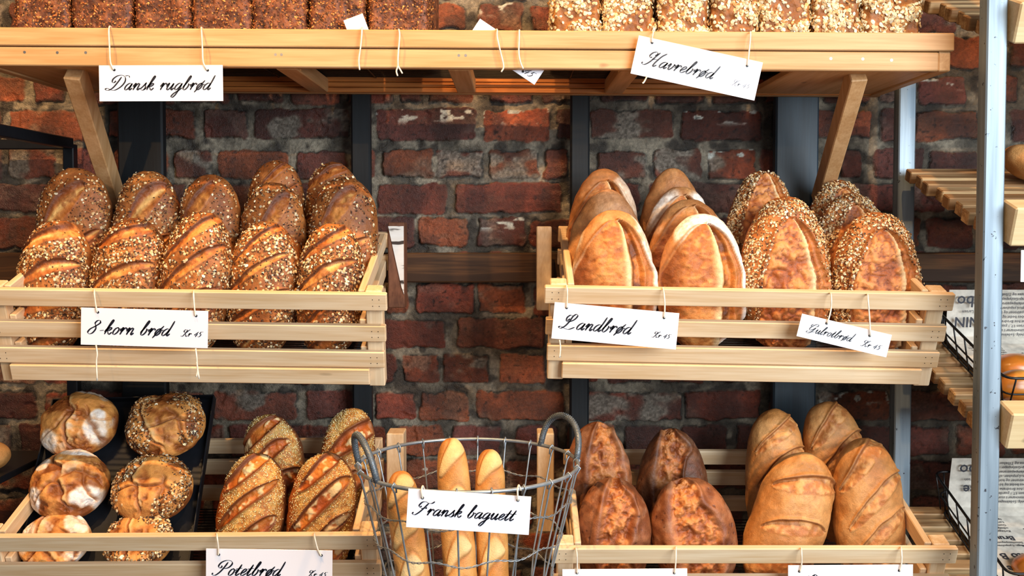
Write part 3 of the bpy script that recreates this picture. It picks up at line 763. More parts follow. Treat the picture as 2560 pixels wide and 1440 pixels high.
def script_mesh(txt, x0, x1, base, weight=1.0, maxh=None):
    """ribbon strokes fitted between x0 and x1 on a baseline; returns vertices (x, z) and faces"""
    strokes = []; x = 0
    for ch in txt:
        adv, st = G[ch]
        for s in st: strokes.append([(p.x + x + p.y*SL, p.y) for p in spline(s)])
        x += adv + .10
    lo = min(p[0] for s in strokes for p in s); hi = max(p[0] for s in strokes for p in s)
    k = (x1-x0)/(hi-lo)
    if maxh and k > maxh: k = maxh
    V = []; Fc = []
    for s in strokes:
        n = len(V); m = len(s)
        for i, p in enumerate(s):
            a = s[max(i-1, 0)]; b = s[min(i+1, m-1)]; dx, dy = b[0]-a[0], b[1]-a[1]; l = math.hypot(dx, dy) or 1; dx /= l; dy /= l
            along = abs(dx*SL + dy)/math.hypot(SL, 1)          # close to the slant: a thick stroke
            end = min(1, i/3+.35, (m-1-i)/3+.35)
            wd = (.034 + .078*max(0, along-.5)/.5*end)*weight
            for sg in (-1, 1): V.append((x0+(p[0]-lo-dy*wd*sg)*k, base+(p[1]+dx*wd*sg)*k))
        for i in range(m-1): Fc.append((n+2*i, n+2*i+1, n+2*i+3, n+2*i+2))
    return V, Fc

def price_card(label, tl, tr, br, bl, D, texts=(), strings=(), dcol=0.0, lean=0.0):
    TL, TR, BR, BL = [P(*q, D) for q in (tl, tr, br, bl)]
    O = (TL+TR+BR+BL)/4; xv = ((TR-TL)+(BR-BL)).normalized(); wd = ((TR-TL).length+(BR-BL).length)/2; ht = ((TL-BL).length+(TR-BR).length)/2
    zv = Vector((0, 0, 1)); zv = (zv - xv*zv.dot(xv)).normalized()
    if lean: q = Matrix.Rotation(math.radians(lean), 3, xv); zv = q @ zv
    yv = zv.cross(xv)
    M = Matrix((xv, yv, zv)).transposed().to_4x4(); M.translation = O - zv*ht/2
    t = thing('price_card', label, 'sign', M, 'white bread signs')
    MB().box((0, 0, ht/2), (wd, .0009, ht), .0003).build('card', CARD, t)
    for (txt, f0, f1, fb, wgt, ink) in texts:
        V, Fc = script_mesh(txt, (f0-.5)*wd, (f1-.5)*wd, fb*ht, wgt)
        me = bpy.data.meshes.new('lettering'); me.from_pydata([(x, -.0008, z) for x, z in V], [], Fc); me.materials.append(ink)
        link(bpy.data.objects.new('lettering', me), t)
    inv = M.inverted()
    for s in strings:
        pts = []
        for q in s:
            px, py = q[0], q[1]; d = q[2] if len(q) > 2 else D-.004
            pts.append(inv @ P(px, py, d))
        sp = []
        q = [pts[0]*2-pts[1]] + pts + [pts[-1]*2-pts[-2]]
        for i in range(1, len(q)-2):
            for k in range(5):
                u = k/5; a, b, c, d_ = q[i-1], q[i], q[i+1], q[i+2]
                sp.append(.5*((2*b)+(c-a)*u+(2*a-5*b+4*c-d_)*u*u+(3*b-a-3*c+d_)*u*u*u))
        sp.append(pts[-1])
        MB().tube(sp, .0015, 7).build('string', STRING, t, True)
        hp = pts[-1]
        if -wd/2 < hp.x < wd/2 and 0 < hp.z < ht: MB().disc((hp.x, -.0006, hp.z), .0024, .0005, 12).build('punched_hole', BLACKMETAL, t)
    return t
KR = 'Kr 45'
price_card('sign reading Dansk rugbrød hanging from the left of the long shelf', (247, 163), (555, 163), (560, 252), (249, 254), 1.808,
    [('Dansk rugbrød', .05, .94, .31, 1.0, INK)], [[(279, 70, 1.850), (274, 66, 1.822), (272, 80), (274, 120), (276, 155), (284, 174)], [(506, 72, 1.850), (503, 69, 1.822), (504, 82), (506, 120), (508, 155), (518, 175)]])
price_card('tilted sign reading Havrebrød hanging from the right of the long shelf', (1596, 88), (1905, 156), (1888, 252), (1577, 184), 1.806,
    [('Havrebrød', .07, .68, .30, 1.0, INK), (KR, .79, .95, .26, 1.0, INKGLARE)], [[(1640, 82, 1.84), (1634, 78, 1.82), (1632, 86), (1630, 96), (1631, 106)], [(1880, 84, 1.84), (1876, 80, 1.82), (1876, 92), (1873, 125), (1869, 164)], [(1618, 190), (1610, 205), (1606, 208)]])
price_card('sign reading 8-korn brød hanging on the upper left crate', (202, 768), (519, 778), (521, 870), (203, 862), 1.806,
    [('8-korn brød', .055, .74, .30, 1.0, INK), (KR, .79, .965, .30, 1.2, INK)], [[(238, 728, 1.850), (236, 724, 1.818), (236, 735), (239, 760), (243, 781)], [(488, 731, 1.850), (484, 728, 1.818), (484, 740), (486, 768), (489, 790)], [(240, 863), (243, 885), (241, 905), (243, 952)], [(489, 871), (492, 895), (493, 915), (498, 947)], [(492, 905), (494, 925), (491, 942)]])
price_card('sign reading Landbrød hanging on the upper right crate', (1386, 755), (1698, 783), (1690, 874), (1379, 846), 1.806,
    [('Landbrød', .05, .67, .30, 1.0, INK), (KR, .80, .955, .28, 1.2, INK)], [[(1420, 716, 1.850), (1416, 714, 1.818), (1418, 725), (1418, 745), (1417, 770)], [(1660, 724, 1.850), (1657, 720, 1.818), (1660, 735), (1662, 765), (1661, 795)], [(1399, 850), (1401, 870), (1399, 894)]])
price_card('small tilted sign reading Gulrotbrød hanging on the upper right crate', (2006, 783), (2227, 838), (2218, 893), (1990, 841), 1.804,
    [('Gulrotbrød', .09, .62, .30, 1.0, INK), (KR, .70, .93, .24, 1.1, INK)], [[(2062, 736, 1.850), (2074, 732, 1.818), (2078, 742), (2077, 775), (2068, 809)], [(2162, 738, 1.850), (2168, 735, 1.818), (2170, 748), (2174, 800), (2176, 840)]])
price_card('sign reading Fransk baguett hanging on the wire basket', (1021, 1222), (1327, 1241), (1323, 1338), (1015, 1317), 1.568,
    [('Fransk baguett', .045, .89, .34, 1.0, INK)], [[(1062, 1228, 1.585), (1057, 1215, 1.579), (1054, 1226), (1056, 1246)], [(1302, 1226, 1.585), (1297, 1213, 1.579), (1294, 1226), (1295, 1252)]])
price_card('sign reading Potetbrød hanging on the lower left crate', (515, 1371), (831, 1376), (831, 1472), (515, 1467), 1.806,
    [('Potetbrød', .05, .63, .31, 1.0, INK), (KR, .80, .965, .31, 1.2, INK)], [[(535, 1338, 1.850), (541, 1334, 1.818), (543, 1345), (546, 1370), (546, 1388)], [(786, 1338, 1.850), (786, 1333, 1.818), (787, 1345), (794, 1372), (803, 1390)]])
price_card('blank white sign hanging at the left of the lower right crate', (1406, 1423), (1718, 1421), (1718, 1515), (1406, 1517), 1.806, [],
    [[(1441, 1374, 1.850), (1439, 1370, 1.818), (1442, 1382), (1443, 1410), (1443, 1434)], [(1694, 1372, 1.850), (1690, 1368, 1.818), (1690, 1382), (1689, 1410), (1687, 1434)]])
price_card('white sign with just its script tops in view, right of the lower right crate', (1970, 1413), (2282, 1411), (2282, 1505), (1970, 1507), 1.806,
    [('Loff', .07, .4, .30, 1.0, INK)] if 'f' in G else [('L', .07, .23, .30, 1.0, INK)], [[(1998, 1374, 1.850), (2002, 1370, 1.818), (2004, 1382), (2004, 1410), (2000, 1430)], [(2250, 1372, 1.850), (2252, 1368, 1.818), (2254, 1382), (2254, 1405), (2250, 1428)]])
# the two cards that slipped behind the front rail of the long shelf
price_card('white card fallen behind the rail beside the last dark tin loaf', (864, 50), (910, 32), (934, 118), (884, 136), 1.8437, [],
    [[(906, 70, 1.843), (905, 70, 1.816), (904, 90, 1.812), (901, 120, 1.812), (897, 150, 1.812), (899, 175, 1.812)], [(998, 78, 1.843), (997, 74, 1.816), (999, 90, 1.812), (995, 140, 1.812), (995, 168, 1.812)], [(995, 165, 1.812), (991, 178, 1.812), (994, 190, 1.812)], [(995, 165, 1.812), (1001, 175, 1.812), (1006, 184, 1.812)]])
price_card('white card stuck slanting behind the rail, its lower corner hanging under the long shelf', (1206, 52), (1376, 166), (1330, 207), (1160, 93), 1.8437,
    [('45', .81, .95, .16, .9, INK)],
    [[(1240, 74, 1.843), (1243, 75, 1.816), (1243, 92, 1.812), (1250, 125, 1.812), (1259, 165, 1.812), (1253, 180, 1.812)], [(1300, 78, 1.843), (1298, 76, 1.816), (1298, 90, 1.812), (1297, 130, 1.812), (1301, 155, 1.812), (1308, 172, 1.812)]])
# ---------------------------------------------------------------- bread
def grid_normals(V, nu, nt):
    g = V.reshape(nu, nt, 3)
    du = np.gradient(g, axis=0); dt = (np.roll(g, -1, 1)-np.roll(g, 1, 1))
    n = np.cross(dt, du); l = np.linalg.norm(n, axis=2, keepdims=True); l[l < 1e-12] = 1
    return (n/l).reshape(-1, 3)
def grid_quads(nu, nt):
    i = np.arange(nu-1)[:, None]; j = np.arange(nt)[None, :]; j2 = (j+1) % nt
    a = i*nt+j; b = i*nt+j2; c = (i+1)*nt+j2; d = (i+1)*nt+j
    return np.stack([a.ravel(), b.ravel(), c.ravel(), d.ravel()], 1)

def flakes(name, V, Nn, wgt, n, rmin, rmax, cols, parent, rng, lift=.0006, thick=.0009, elong=1.5):
    """loose oat flakes and seeds scattered over a crust as one topping mesh"""
    w_ = np.clip(wgt, 0, None); s = w_.sum()
    if s <= 0: return None
    pick = rng.choice(len(V), size=n, p=w_/s)
    c = V[pick] + rng.normal(0, .0012, (n, 3)); nn = Nn[pick] + rng.normal(0, .28, (n, 3)); nn /= np.linalg.norm(nn, axis=1, keepdims=True)
    ref = rng.normal(0, 1, (n, 3)); x = np.cross(nn, ref); x /= np.linalg.norm(x, axis=1, keepdims=True); y = np.cross(nn, x)
    r = rng.uniform(rmin, rmax, n); el = rng.uniform(1.0, elong, n)
    k = 6; vs = []; rim = []
    top = c + nn*(lift+thick)*1.0
    ring = []
    for i in range(k):
        a = 2*math.pi*i/k; ring.append(c + x*(r*el*math.cos(a))[:, None] + y*(r*math.sin(a))[:, None] + nn*(lift + rng.uniform(-.0003, .0005, n))[:, None])
    low = c - nn*.0012
    A = np.stack([top] + ring + [low], 1)          # n,8,3
    VV = A.reshape(-1, 3); base = np.arange(n)[:, None]*(k+2)
    tr = []
    for i in range(k):
        j = (i+1) % k
        tr.append(np.concatenate([base, base+1+i, base+1+j], 1)); tr.append(np.concatenate([base+k+1, base+1+j, base+1+i], 1))
    T = np.concatenate(tr)
    cols = np.asarray(cols); cc = cols[rng.integers(0, len(cols), n)]*rng.uniform(.8, 1.12, (n, 1))
    cc = srgb(np.clip(cc, 0, 1)); CC = np.repeat(cc, k+2, axis=0)
    return VV, T, CC
def topping(name, sets, parent):
    sets = [s for s in sets if s is not None]
    if not sets: return
    V = []; T = []; Cc = []; o = 0
    for v, t, c in sets: V.append(v); T.append(t+o); Cc.append(c); o += len(v)
    ob = np_mesh(name, np.concatenate(V), None, GRAIN, parent, np.concatenate(Cc), np.concatenate(T), smooth=False)
    ob['kind'] = 'stuff'
    return ob
OATC = [C(240, 216, 172), C(228, 196, 144), C(246, 230, 196), C(206, 164, 108), C(184, 132, 76)]
SEEDC = [C(70, 44, 30), C(92, 58, 36), C(58, 38, 30), C(120, 84, 48)]

def loaf_frame(top, bot, Dt, Db, yaw=0.0):
    T = P(top[0], top[1], Dt); B = P(bot[0], bot[1], Db)
    z = (T-B); L = z.length; z.normalize()
    y = Vector((math.sin(math.radians(yaw)), math.cos(math.radians(yaw)), 0)); y = (y - z*y.dot(z)).normalized(); x = y.cross(z)
    M = Matrix((x, y, z)).transposed().to_4x4(); M.translation = B
    return M, L
def crustn(q, seed):
    return fbm(q*22, seed, 3), fbm(q*70, seed+5, 3), vnoise(q*230, seed+9)

def loaf(name, label, group, kind, top, bot, wpx, Dt, Db, seed, front=.055, back=.034, pe=2.6, pw=2.1, taper=0.0, yaw=0.0, nu=190, nt=170, opt=None, bend=0.0):
    opt = opt or {}
    M, L = loaf_frame(top, bot, Dt, Db, yaw)
    Wd = wpx/2*((Dt+Db)/2)/F; hl = L/2
    rng = np.random.default_rng(seed)
    u = np.sin(np.linspace(-math.pi/2, math.pi/2, nu)); u = .55*u + .45*np.linspace(-1, 1, nu)
    nf = int(nt*.72); th = np.concatenate([np.linspace(0, math.pi, nf, endpoint=False), np.linspace(math.pi, 2*math.pi, nt-nf, endpoint=False)])
    U, TH = [q.ravel() for q in np.meshgrid(u, th, indexing='ij')]
    s = np.clip(1-np.abs(U)**pe, 0, 1)**(1/pw); s = np.maximum(s, 1e-3)
    c, sn = np.cos(TH), np.sin(TH)
    tp = 1 - taper*U
    x = Wd*s*tp*np.sign(c)*np.abs(c)**.92
    y = np.where(sn > 0, -front*s**.9*np.abs(sn)**.9, back*s**.8*np.abs(sn)**.62)
    z = hl*U
    nrm = np.stack([x/Wd**2, y/np.where(sn > 0, front, back)**2, z/hl**2*np.abs(U)**2*1.2], 1); nrm /= np.linalg.norm(nrm, axis=1, keepdims=True)+1e-12
    a = x/(Wd+1e-9); b = U; fr = sm(sn, .02, .3)
    q = np.stack([x, y, z], 1) + rng.uniform(0, 40, 3)
    n1, n2, n3 = crustn(q, seed)
    d = (n1-.5)*.008 + (n2-.5)*.0018
    wob = (fbm(q*16, seed+31, 2)-.5)
    sets = []; oat = None; seedw = None
    def slash_set(sl):
        """returns strongest band coordinate t in [-1,1] and mask for a list of (b0, slope, hw, ext)"""
        bt = np.full(len(a), 9.0); bm_ = np.zeros(len(a))
        for (b0, slp, hw, ext, a0) in sl:
            aa = (a-a0)/ext
            h = hw*np.sqrt(np.clip(1-aa**2, 0, 1))*(1+.25*wob*2)
            bc = b0 + slp*(a-a0) - .12*(a-a0)**2 + wob*.10
            t = (b-bc)/np.maximum(h, 1e-3)
            ok = (np.abs(t) < np.abs(bt)) & (h > 1e-3)
            bt = np.where(ok, t, bt)
        return bt
    if kind == 'grain':
        r = rng
        sl = opt.get('slashes') or [(b0 + r.uniform(-.05, .05), opt.get('slope', .3)+r.uniform(-.06, .06), .085+r.uniform(-.02, .025), r.uniform(.8, .92), r.uniform(-.12, .02)) for b0 in (-.74, -.25, .26, .74)]
        t = slash_set(sl); m = fr*sm(1.08-np.abs(t), 0, .25)
        rim = fr*np.exp(-((t-1.0)/.22)**2); rim2 = fr*np.exp(-((t+1.0)/.2)**2)
        rough = fbm(q*85, seed+55, 3)-.5
        d += -.0038*m*sm(t, -.9, .7) + .0022*np.exp(-((t-1.2)/.3)**2)*fr + .0012*m + m*rough*.006
        base = mix(C(138, 78, 36), C(184, 116, 58), sm(n1*.6+n2*.4, .3, .7))
        base = mix(base, C(112, 66, 38), sm(n2, .55, .75)*.5)
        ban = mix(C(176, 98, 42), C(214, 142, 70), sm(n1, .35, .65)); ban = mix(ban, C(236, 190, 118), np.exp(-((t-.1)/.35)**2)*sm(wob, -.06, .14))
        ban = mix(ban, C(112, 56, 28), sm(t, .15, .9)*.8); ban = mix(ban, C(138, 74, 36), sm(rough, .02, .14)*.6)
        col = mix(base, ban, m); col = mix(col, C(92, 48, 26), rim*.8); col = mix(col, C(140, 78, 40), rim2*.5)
        wt = fr*(1-np.clip(m*1.2, 0, 1))*(.35+.65*sm(wob, -.12, .08))*(1-np.clip(rim, 0, 1))*s**1.0
        oat = wt; seedw = wt + .06*fr
        nflk, nsd = opt.get('n', (900, 1500))
        col = col*(.9+.2*n3[:, None])
    elif kind in ('country', 'carrot'):
        bt_ = opt.get('apex', .60)
        f = np.clip((bt_-b)/.72, 0, 1); lm, rm = (.90, .84) if kind == 'country' else (.60, .74)
        al = -(.03+lm*f**.62) + wob*.10; ar = .05+rm*f**.52 + wob*.20
        ins = fr*(b < bt_)*sm(a-al, -.01, .05)*sm(ar-a, -.005, .02)
        rr = np.where(b < bt_, np.clip((a-.0)/np.maximum(ar, .05), -3, 2), 3)
        c0_ = .42 if kind == 'country' else .66
        crev = ins*sm(rr, c0_, c0_+.15)*sm(1.0-rr, .16, .26)
        pale = ins*np.exp(-((rr-c0_+.04)/.12)**2)
        lip = ins*sm(rr, .80, .9)
        edgeR = fr*(b < bt_+.02)*np.exp(-((a-ar-.03)/.05)**2); edgeL = fr*(b < bt_)*np.exp(-((a-al+.03)/.05)**2)
        rough = (fbm(q*60, seed+55, 3)-.5)
        d += .0045*edgeL + .0090*edgeR - .0105*crev*(1+1.2*rough) + .0034*ins*(rr < c0_) - .001*lip
        d += ins*(n2-.5)*.0030 + crev*rough*.006
        if kind == 'country':
            shell = mix(C(172, 108, 58), C(202, 144, 90), sm(n1, .3, .7)); shell = mix(shell, C(150, 92, 50), sm(wob, .03, .2)*.5)
            fl = sm(fbm(q*13, seed+61, 3)+(.34*sm(a, .1, .7) if opt.get('flour', .75) > .4 else .1*a)-.05, .46, .62)*opt.get('flour', .75)*(.7+.3*n3)
            shell = mix(shell, C(244, 236, 226), np.clip(fl*1.2, 0, 1))
            mot = fbm(q*np.array([90, 90, 150]), seed+93, 3)
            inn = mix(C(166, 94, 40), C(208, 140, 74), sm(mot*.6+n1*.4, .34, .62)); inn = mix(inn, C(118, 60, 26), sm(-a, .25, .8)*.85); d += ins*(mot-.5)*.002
        else:
            shell = mix(C(150, 84, 38), C(190, 116, 58), sm(n1, .3, .7))
            r2 = np.abs(fbm(q*75, seed+91, 3)-.5)
            inn = mix(C(158, 84, 38), C(216, 142, 78), sm(n2*.5+n1*.3+r2*.8, .34, .62)); inn = mix(inn, C(112, 56, 28), sm(.035-r2, 0, .03)*.75)
            d += ins*(r2-.1)*.012
            d += ins*np.abs(rough)*.007
        inn = mix(inn, C(238, 212, 164), pale*.85)
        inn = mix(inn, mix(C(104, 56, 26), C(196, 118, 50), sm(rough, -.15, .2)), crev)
        inn = mix(inn, C(176, 106, 50), lip)
        col = mix(shell, inn, ins); col = mix(col, C(120, 72, 40), np.clip(edgeL*.4, 0, 1))
        col = col*(.92+.16*n3[:, None])
        if kind == 'carrot':
            wt = fr*(1-np.clip(ins*1.3, 0, 1))*sm(s, .15, .5)*(.5+.5*sm(wob, -.15, .05)); oat = wt; seedw = wt; nflk, nsd = opt.get('n', (1500, 700))
    elif kind == 'potato':
        sl = [(b0, s_, h_*1.3, e_, a_) for (b0, s_, h_, e_, a_) in opt.get('slashes')]; t = slash_set(sl); m = fr*sm(1.05-np.abs(t), 0, .18)
        rim = fr*np.exp(-((np.abs(t)-.95)/.26)**2); rough = fbm(q*55, seed+55, 3)-.5
        d += -.0045*m + .0034*fr*np.exp(-((np.abs(t)-1.05)/.2)**2) + m*.0045*np.clip(rough*4, -.4, 1)*(np.abs(t) < .7)
        sem = mix(C(176, 112, 48), C(212, 162, 88), sm(n2*.5+n3*.5, .3, .7)); sem = mix(sem, C(166, 86, 32), sm(-a, .55, .85)); sem = mix(sem, C(150, 86, 44), sm(a, .84, .97)*.7)
        gash = mix(C(176, 84, 30), C(216, 128, 48), sm(n1, .3, .7)); gash = mix(gash, C(240, 212, 158), sm(rough, .02, .10)*sm(.8-np.abs(t), 0, .3)*.9)
        col = mix(sem, gash, m); col = mix(col, C(100, 50, 28), np.clip(rim, 0, 1)*.85)
        col = mix(col, C(122, 70, 38), (1-fr))
        grit_w = fr*(1-np.clip(m*1.6+rim*1.2, 0, 1))*(1-sm(-a, .72, .92))*(1-sm(a, .88, .98))*sm(s, .1, .5)
    elif kind == 'dark':
        cw = .44*np.sqrt(np.clip(1-(b*.98)**2, 0, 1))+.02; ctr = opt.get('bend', .0)*b + wob*.35 + opt.get('ctr', 0)
        t = (a-ctr)/np.maximum(cw*(1+wob*1.2), .02); m = fr*sm(1.05-np.abs(t), 0, .25)
        rough = fbm(q*78, seed+55, 4)-.5
        d += -.005*m + .0055*fr*np.exp(-((np.abs(t)-1.15)/.25)**2) + m*rough*.020
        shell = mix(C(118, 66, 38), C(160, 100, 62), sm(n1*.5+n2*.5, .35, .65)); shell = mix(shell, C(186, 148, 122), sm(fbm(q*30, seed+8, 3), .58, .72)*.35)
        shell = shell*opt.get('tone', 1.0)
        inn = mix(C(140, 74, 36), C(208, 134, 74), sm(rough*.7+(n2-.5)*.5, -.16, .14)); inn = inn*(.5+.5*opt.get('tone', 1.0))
        pit = sm(vnoise(q*160, seed+77), .80, .9); d -= pit*.0012; shell = mix(shell, C(88, 48, 34), pit*.7)
        col = mix(shell, inn, m)
    elif kind == 'white':
        sl = opt.get('slashes'); t = slash_set(sl); m = fr*sm(1.05-np.abs(t), 0, .2)
        rim = fr*np.exp(-((t-1.02)/.14)**2); rough = fbm(q*75, seed+55, 3)-.5
        d += -.0044*m*sm(t, -.6, .8) + .0040*fr*np.exp(-((t-1.2)/.22)**2) + m*rough*.006 + m*.001
        base = mix(C(184, 122, 64), C(208, 150, 90), sm(n1, .3, .7)); base = mix(base, C(182, 116, 60), sm(wob, .02, .2)*.5)
        inn = mix(C(180, 112, 58), C(216, 154, 92), sm(rough, -.12, .14))
        col = mix(base, inn, m); col = mix(col, C(124, 70, 36), rim*.75)
        col = col*(.94+.12*n3[:, None])
    elif kind == 'baguette':
        sl = opt.get('slashes'); t = slash_set(sl); m = fr*sm(1.05-np.abs(t), 0, .3)
        rim = fr*np.exp(-((np.abs(t)-1.0)/.3)**2)
        d *= .45; d += .0016*m - .0012*rim
        base = mix(C(196, 134, 68), C(218, 164, 96), sm(n1, .3, .7)); base = mix(base, C(196, 126, 60), sm(b, .75, 1.0)*.7)
        inn = mix(C(228, 184, 118), C(240, 208, 150), sm(n1, .3, .7))
        col = mix(base, inn, m); col = mix(col, C(176, 112, 56), rim*.55)
    elif kind == 'plainroll':
        base = mix(C(176, 118, 62), C(206, 150, 90), sm(n1, .3, .7)); col = base; d *= .6
    elif kind == 'bun':
        d *= .35; col = mix(C(196, 112, 34), C(228, 160, 70), sm(n1+.25*a, .3, .7)); col = mix(col, C(150, 70, 24), sm(n1, .58, .75)*.6)
    elif kind == 'round':
        f1 = a*math.cos(opt.get('rot', .2)) + b*math.sin(opt.get('rot', .2)); f2 = -a*math.sin(opt.get('rot', .2)) + b*math.cos(opt.get('rot', .2))
        rough = fbm(q*42, seed+55, 4)-.5
        wob = wob*1.7 + rough*.5
        g1 = np.exp(-((f1+.30+wob*.5-.25*f2**2)/.045)**2)*sm(.95-np.abs(f2), 0, .2); g2 = np.exp(-((f2+.18+wob*.6+.2*f1**2)/.05)**2)*sm(.95-np.abs(f1), 0, .2)*opt.get('g2', 1.0)
        g3 = np.exp(-((f1-.36+wob*.5+.2*f2)/.06)**2)*sm(-f2+.3, 0, .3)
        g = fr*np.clip(g1+g2+g3, 0, 1)
        d += (n1-.5)*.006*fr - .0075*g + rough*.008*fr + .002*fr*np.clip(np.exp(-((f1+.18+wob*.5)/.06)**2), 0, 1) - .0025*sm(-rough, .06, .2)*fr
        base = mix(C(150, 84, 36), C(218, 150, 78), sm(n1*.6+rough+.2, .3, .6)); base = mix(base, C(116, 62, 30), sm(-rough, .05, .2)*.6)
        col = mix(base, C(120, 66, 36), g*.65); col = mix(col, C(232, 196, 136), fr*np.clip(np.exp(-((f1+.20+wob*.5-.25*f2**2)/.05)**2), 0, 1)*.7*sm(.9-np.abs(f2), 0, .2))
        if opt.get('seeded'):
            wt = fr*sm(np.hypot(a, b)+wob*.8, .55, .8)*sm(np.abs(f1)*1+wob, .2, .5); oat = wt; seedw = wt; nflk, nsd = (420, 800)
        else:
            fl = np.zeros(len(a))
            for (cx, cz, rx_, rz_) in opt.get('flour', ((.55, -.55, .42, .34), (-.72, -.55, .26, .34), (.45, .86, .55, .16))):
                fl = np.maximum(fl, sm(1.15-np.hypot((a-cx)/rx_, (b-cz)/rz_)+wob*.9, 0, .35))
            fl = np.maximum(fl, sm(fbm(q*38, seed+66, 3), .62, .74)*.5*fr)
            col = mix(col, C(240, 230, 220), fl*(.72+.28*sm(n2, .35, .6))*(1-g*.8)*sm(sn, -.4, 0))
    V = np.stack([x, y, z], 1) + nrm*d[:, None]*sm(s, .02, .25)[:, None]
    if bend: V[:, 0] += bend*(1-(V[:, 2]/hl)**2)
    g = V.reshape(nu, nt, 3)
    for e in (0, -1): g[e] = g[e].mean(axis=0)
    V = g.reshape(-1, 3)
    NN = grid_normals(V, nu, nt)
    if (NN*nrm).sum() < 0: NN = -NN; flip = True
    V[:, 2] += hl
    root = np_mesh(name, V, grid_quads(nu, nt)[:, ::-1], CRUST if kind != 'bun' else GLOSSY, None, srgb(np.clip(col, 0, 1)))
    root.matrix_world = M
    tag(root, label, 'bread', group)
    if kind == 'potato':
        topping('semolina_crust', [flakes('x', V, NN, grit_w*s, 3000, .0006, .0012, [C(248, 226, 164), C(240, 210, 138), C(226, 188, 110), C(252, 236, 190)], root, rng, lift=.0002, thick=.0006)], root)
    if oat is not None:
        sets.append(flakes('x', V, NN, oat*np.maximum(s, 0), nflk, *((.0014, .0027) if kind == 'carrot' else (.0016, .0030)), OATC, root, rng, elong=1.5))
        sets.append(flakes('x', V, NN, seedw*np.maximum(s, 0), nsd, .0009, .0015, SEEDC, root, rng, elong=2.6, thick=.0006))
        topping('oat_and_seed_topping', sets, root)
    return root

GU = 'grain loaves in the upper left crate'
KB = dict(front=.050, back=.036, pe=2.7)
NTH = ('first', 'second', 'third', 'fourth', 'fifth')
fr_ = [((152, 553), (118, 888), 172, .22), ((342, 545), (303, 888), 182, .25), ((515, 532), (465, 892), 172, .42), ((674, 555), (645, 892), 174, .42), ((838, 560), (818, 893), 166, .34)]
for i, (tp_, bt_, wp, slp) in enumerate(fr_):
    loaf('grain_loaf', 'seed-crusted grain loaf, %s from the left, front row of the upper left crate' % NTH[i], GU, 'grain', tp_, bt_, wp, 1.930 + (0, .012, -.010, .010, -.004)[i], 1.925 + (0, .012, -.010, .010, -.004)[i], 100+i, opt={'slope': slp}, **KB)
bk_ = [((192, 420), (182, 760), 188, .55), ((376, 429), (362, 760), 166, .5), ((526, 436), (527, 770), 154, .55), ((686, 456), (680, 780), 162, .6), ((862, 442), (858, 760), 168, .5)]
for i, (tp_, bt_, wp, slp) in enumerate(bk_):
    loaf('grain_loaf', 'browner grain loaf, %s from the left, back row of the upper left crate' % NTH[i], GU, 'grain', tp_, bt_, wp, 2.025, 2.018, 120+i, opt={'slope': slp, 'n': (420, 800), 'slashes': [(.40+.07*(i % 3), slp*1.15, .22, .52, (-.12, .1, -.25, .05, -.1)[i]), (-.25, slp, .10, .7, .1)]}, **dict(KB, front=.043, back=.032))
loaf('grain_loaf', 'grain loaf peeking up behind the fourth back-row loaf in the upper left crate', GU, 'grain', (692, 400), (690, 690), 146, 2.095, 2.088, 131, opt={'slope': .5, 'n': (260, 500)}, front=.032, back=.026)
loaf('grain_loaf', 'grain loaf peeking up behind the last back-row loaf in the upper left crate', GU, 'grain', (832, 404), (836, 690), 140, 2.095, 2.088, 132, opt={'slope': .3, 'n': (360, 600)}, front=.032, back=.026)

GC = 'country and carrot loaves in the upper right crate'
CB = dict(front=.05, back=.032, pe=2.3, pw=2.0, taper=.10)
for i, (tp_, bt_, wp, dt, db, fl, ap, lab) in enumerate([
    ((1535, 525), (1530, 873), 210, 1.93, 1.925, .8, .84, 'floury country loaf at the front of the leftmost column, upper right crate'),
    ((1520, 472), (1512, 800), 194, 2.012, 2.006, .15, .42, 'smooth-nosed country loaf in the middle of the leftmost column, upper right crate'),
    ((1512, 421), (1503, 760), 180, 2.09, 2.083, .55, .80, 'country loaf at the back of the leftmost column, upper right crate'),
    ((1755, 534), (1750, 873), 214, 1.92, 1.915, .95, .84, 'country loaf with a flour-white right side, front of the second column, upper right crate'),
    ((1727, 498), (1722, 830), 212, 1.986, 1.98, .5, .88, 'reddish country loaf, second from the front in the second column, upper right crate'),
    ((1702, 467), (1697, 790), 188, 2.047, 2.042, .9, .85, 'floury country loaf, third from the front in the second column, upper right crate'),
    ((1682, 420), (1680, 760), 170, 2.108, 2.102, .05, .5, 'brown pointed country loaf at the back of the second column, upper right crate')]):
    k = dict(CB)
    if i in (1, 6): k.update(pe=1.9)
    if i not in (0, 3): k.update(front=.034, back=.023)
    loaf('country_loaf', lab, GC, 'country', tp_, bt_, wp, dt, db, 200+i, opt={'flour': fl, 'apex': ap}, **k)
for i, (tp_, bt_, wp, dt, db, ap, lab) in enumerate([
    ((1962, 490), (1960, 877), 220, 1.945, 1.94, .70, 'oat-topped carrot loaf at the front of the third column, upper right crate'),
    ((1904, 427), (1900, 760), 174, 2.06, 2.04, .92, 'dark oat-topped carrot loaf at the back of the third column, upper right crate'),
    ((2190, 530), (2180, 880), 222, 1.93, 1.925, .74, 'oat-topped carrot loaf with a wide pale crack, front of the last column, upper right crate'),
    ((2128, 482), (2120, 820), 198, 2.012, 2.006, .80, 'oat-topped carrot loaf in the middle of the last column, upper right crate'),
    ((2097, 449), (2090, 780), 174, 2.088, 2.082, .85, 'oat-topped carrot loaf at the back of the last column, upper right crate')]):
    loaf('carrot_loaf', lab, GC, 'carrot', tp_, bt_, wp, dt, db, 220+i, opt={'apex': ap}, **dict(CB, front=.05 if i in (0, 2) else .036, back=.032 if i in (0, 2) else .026))

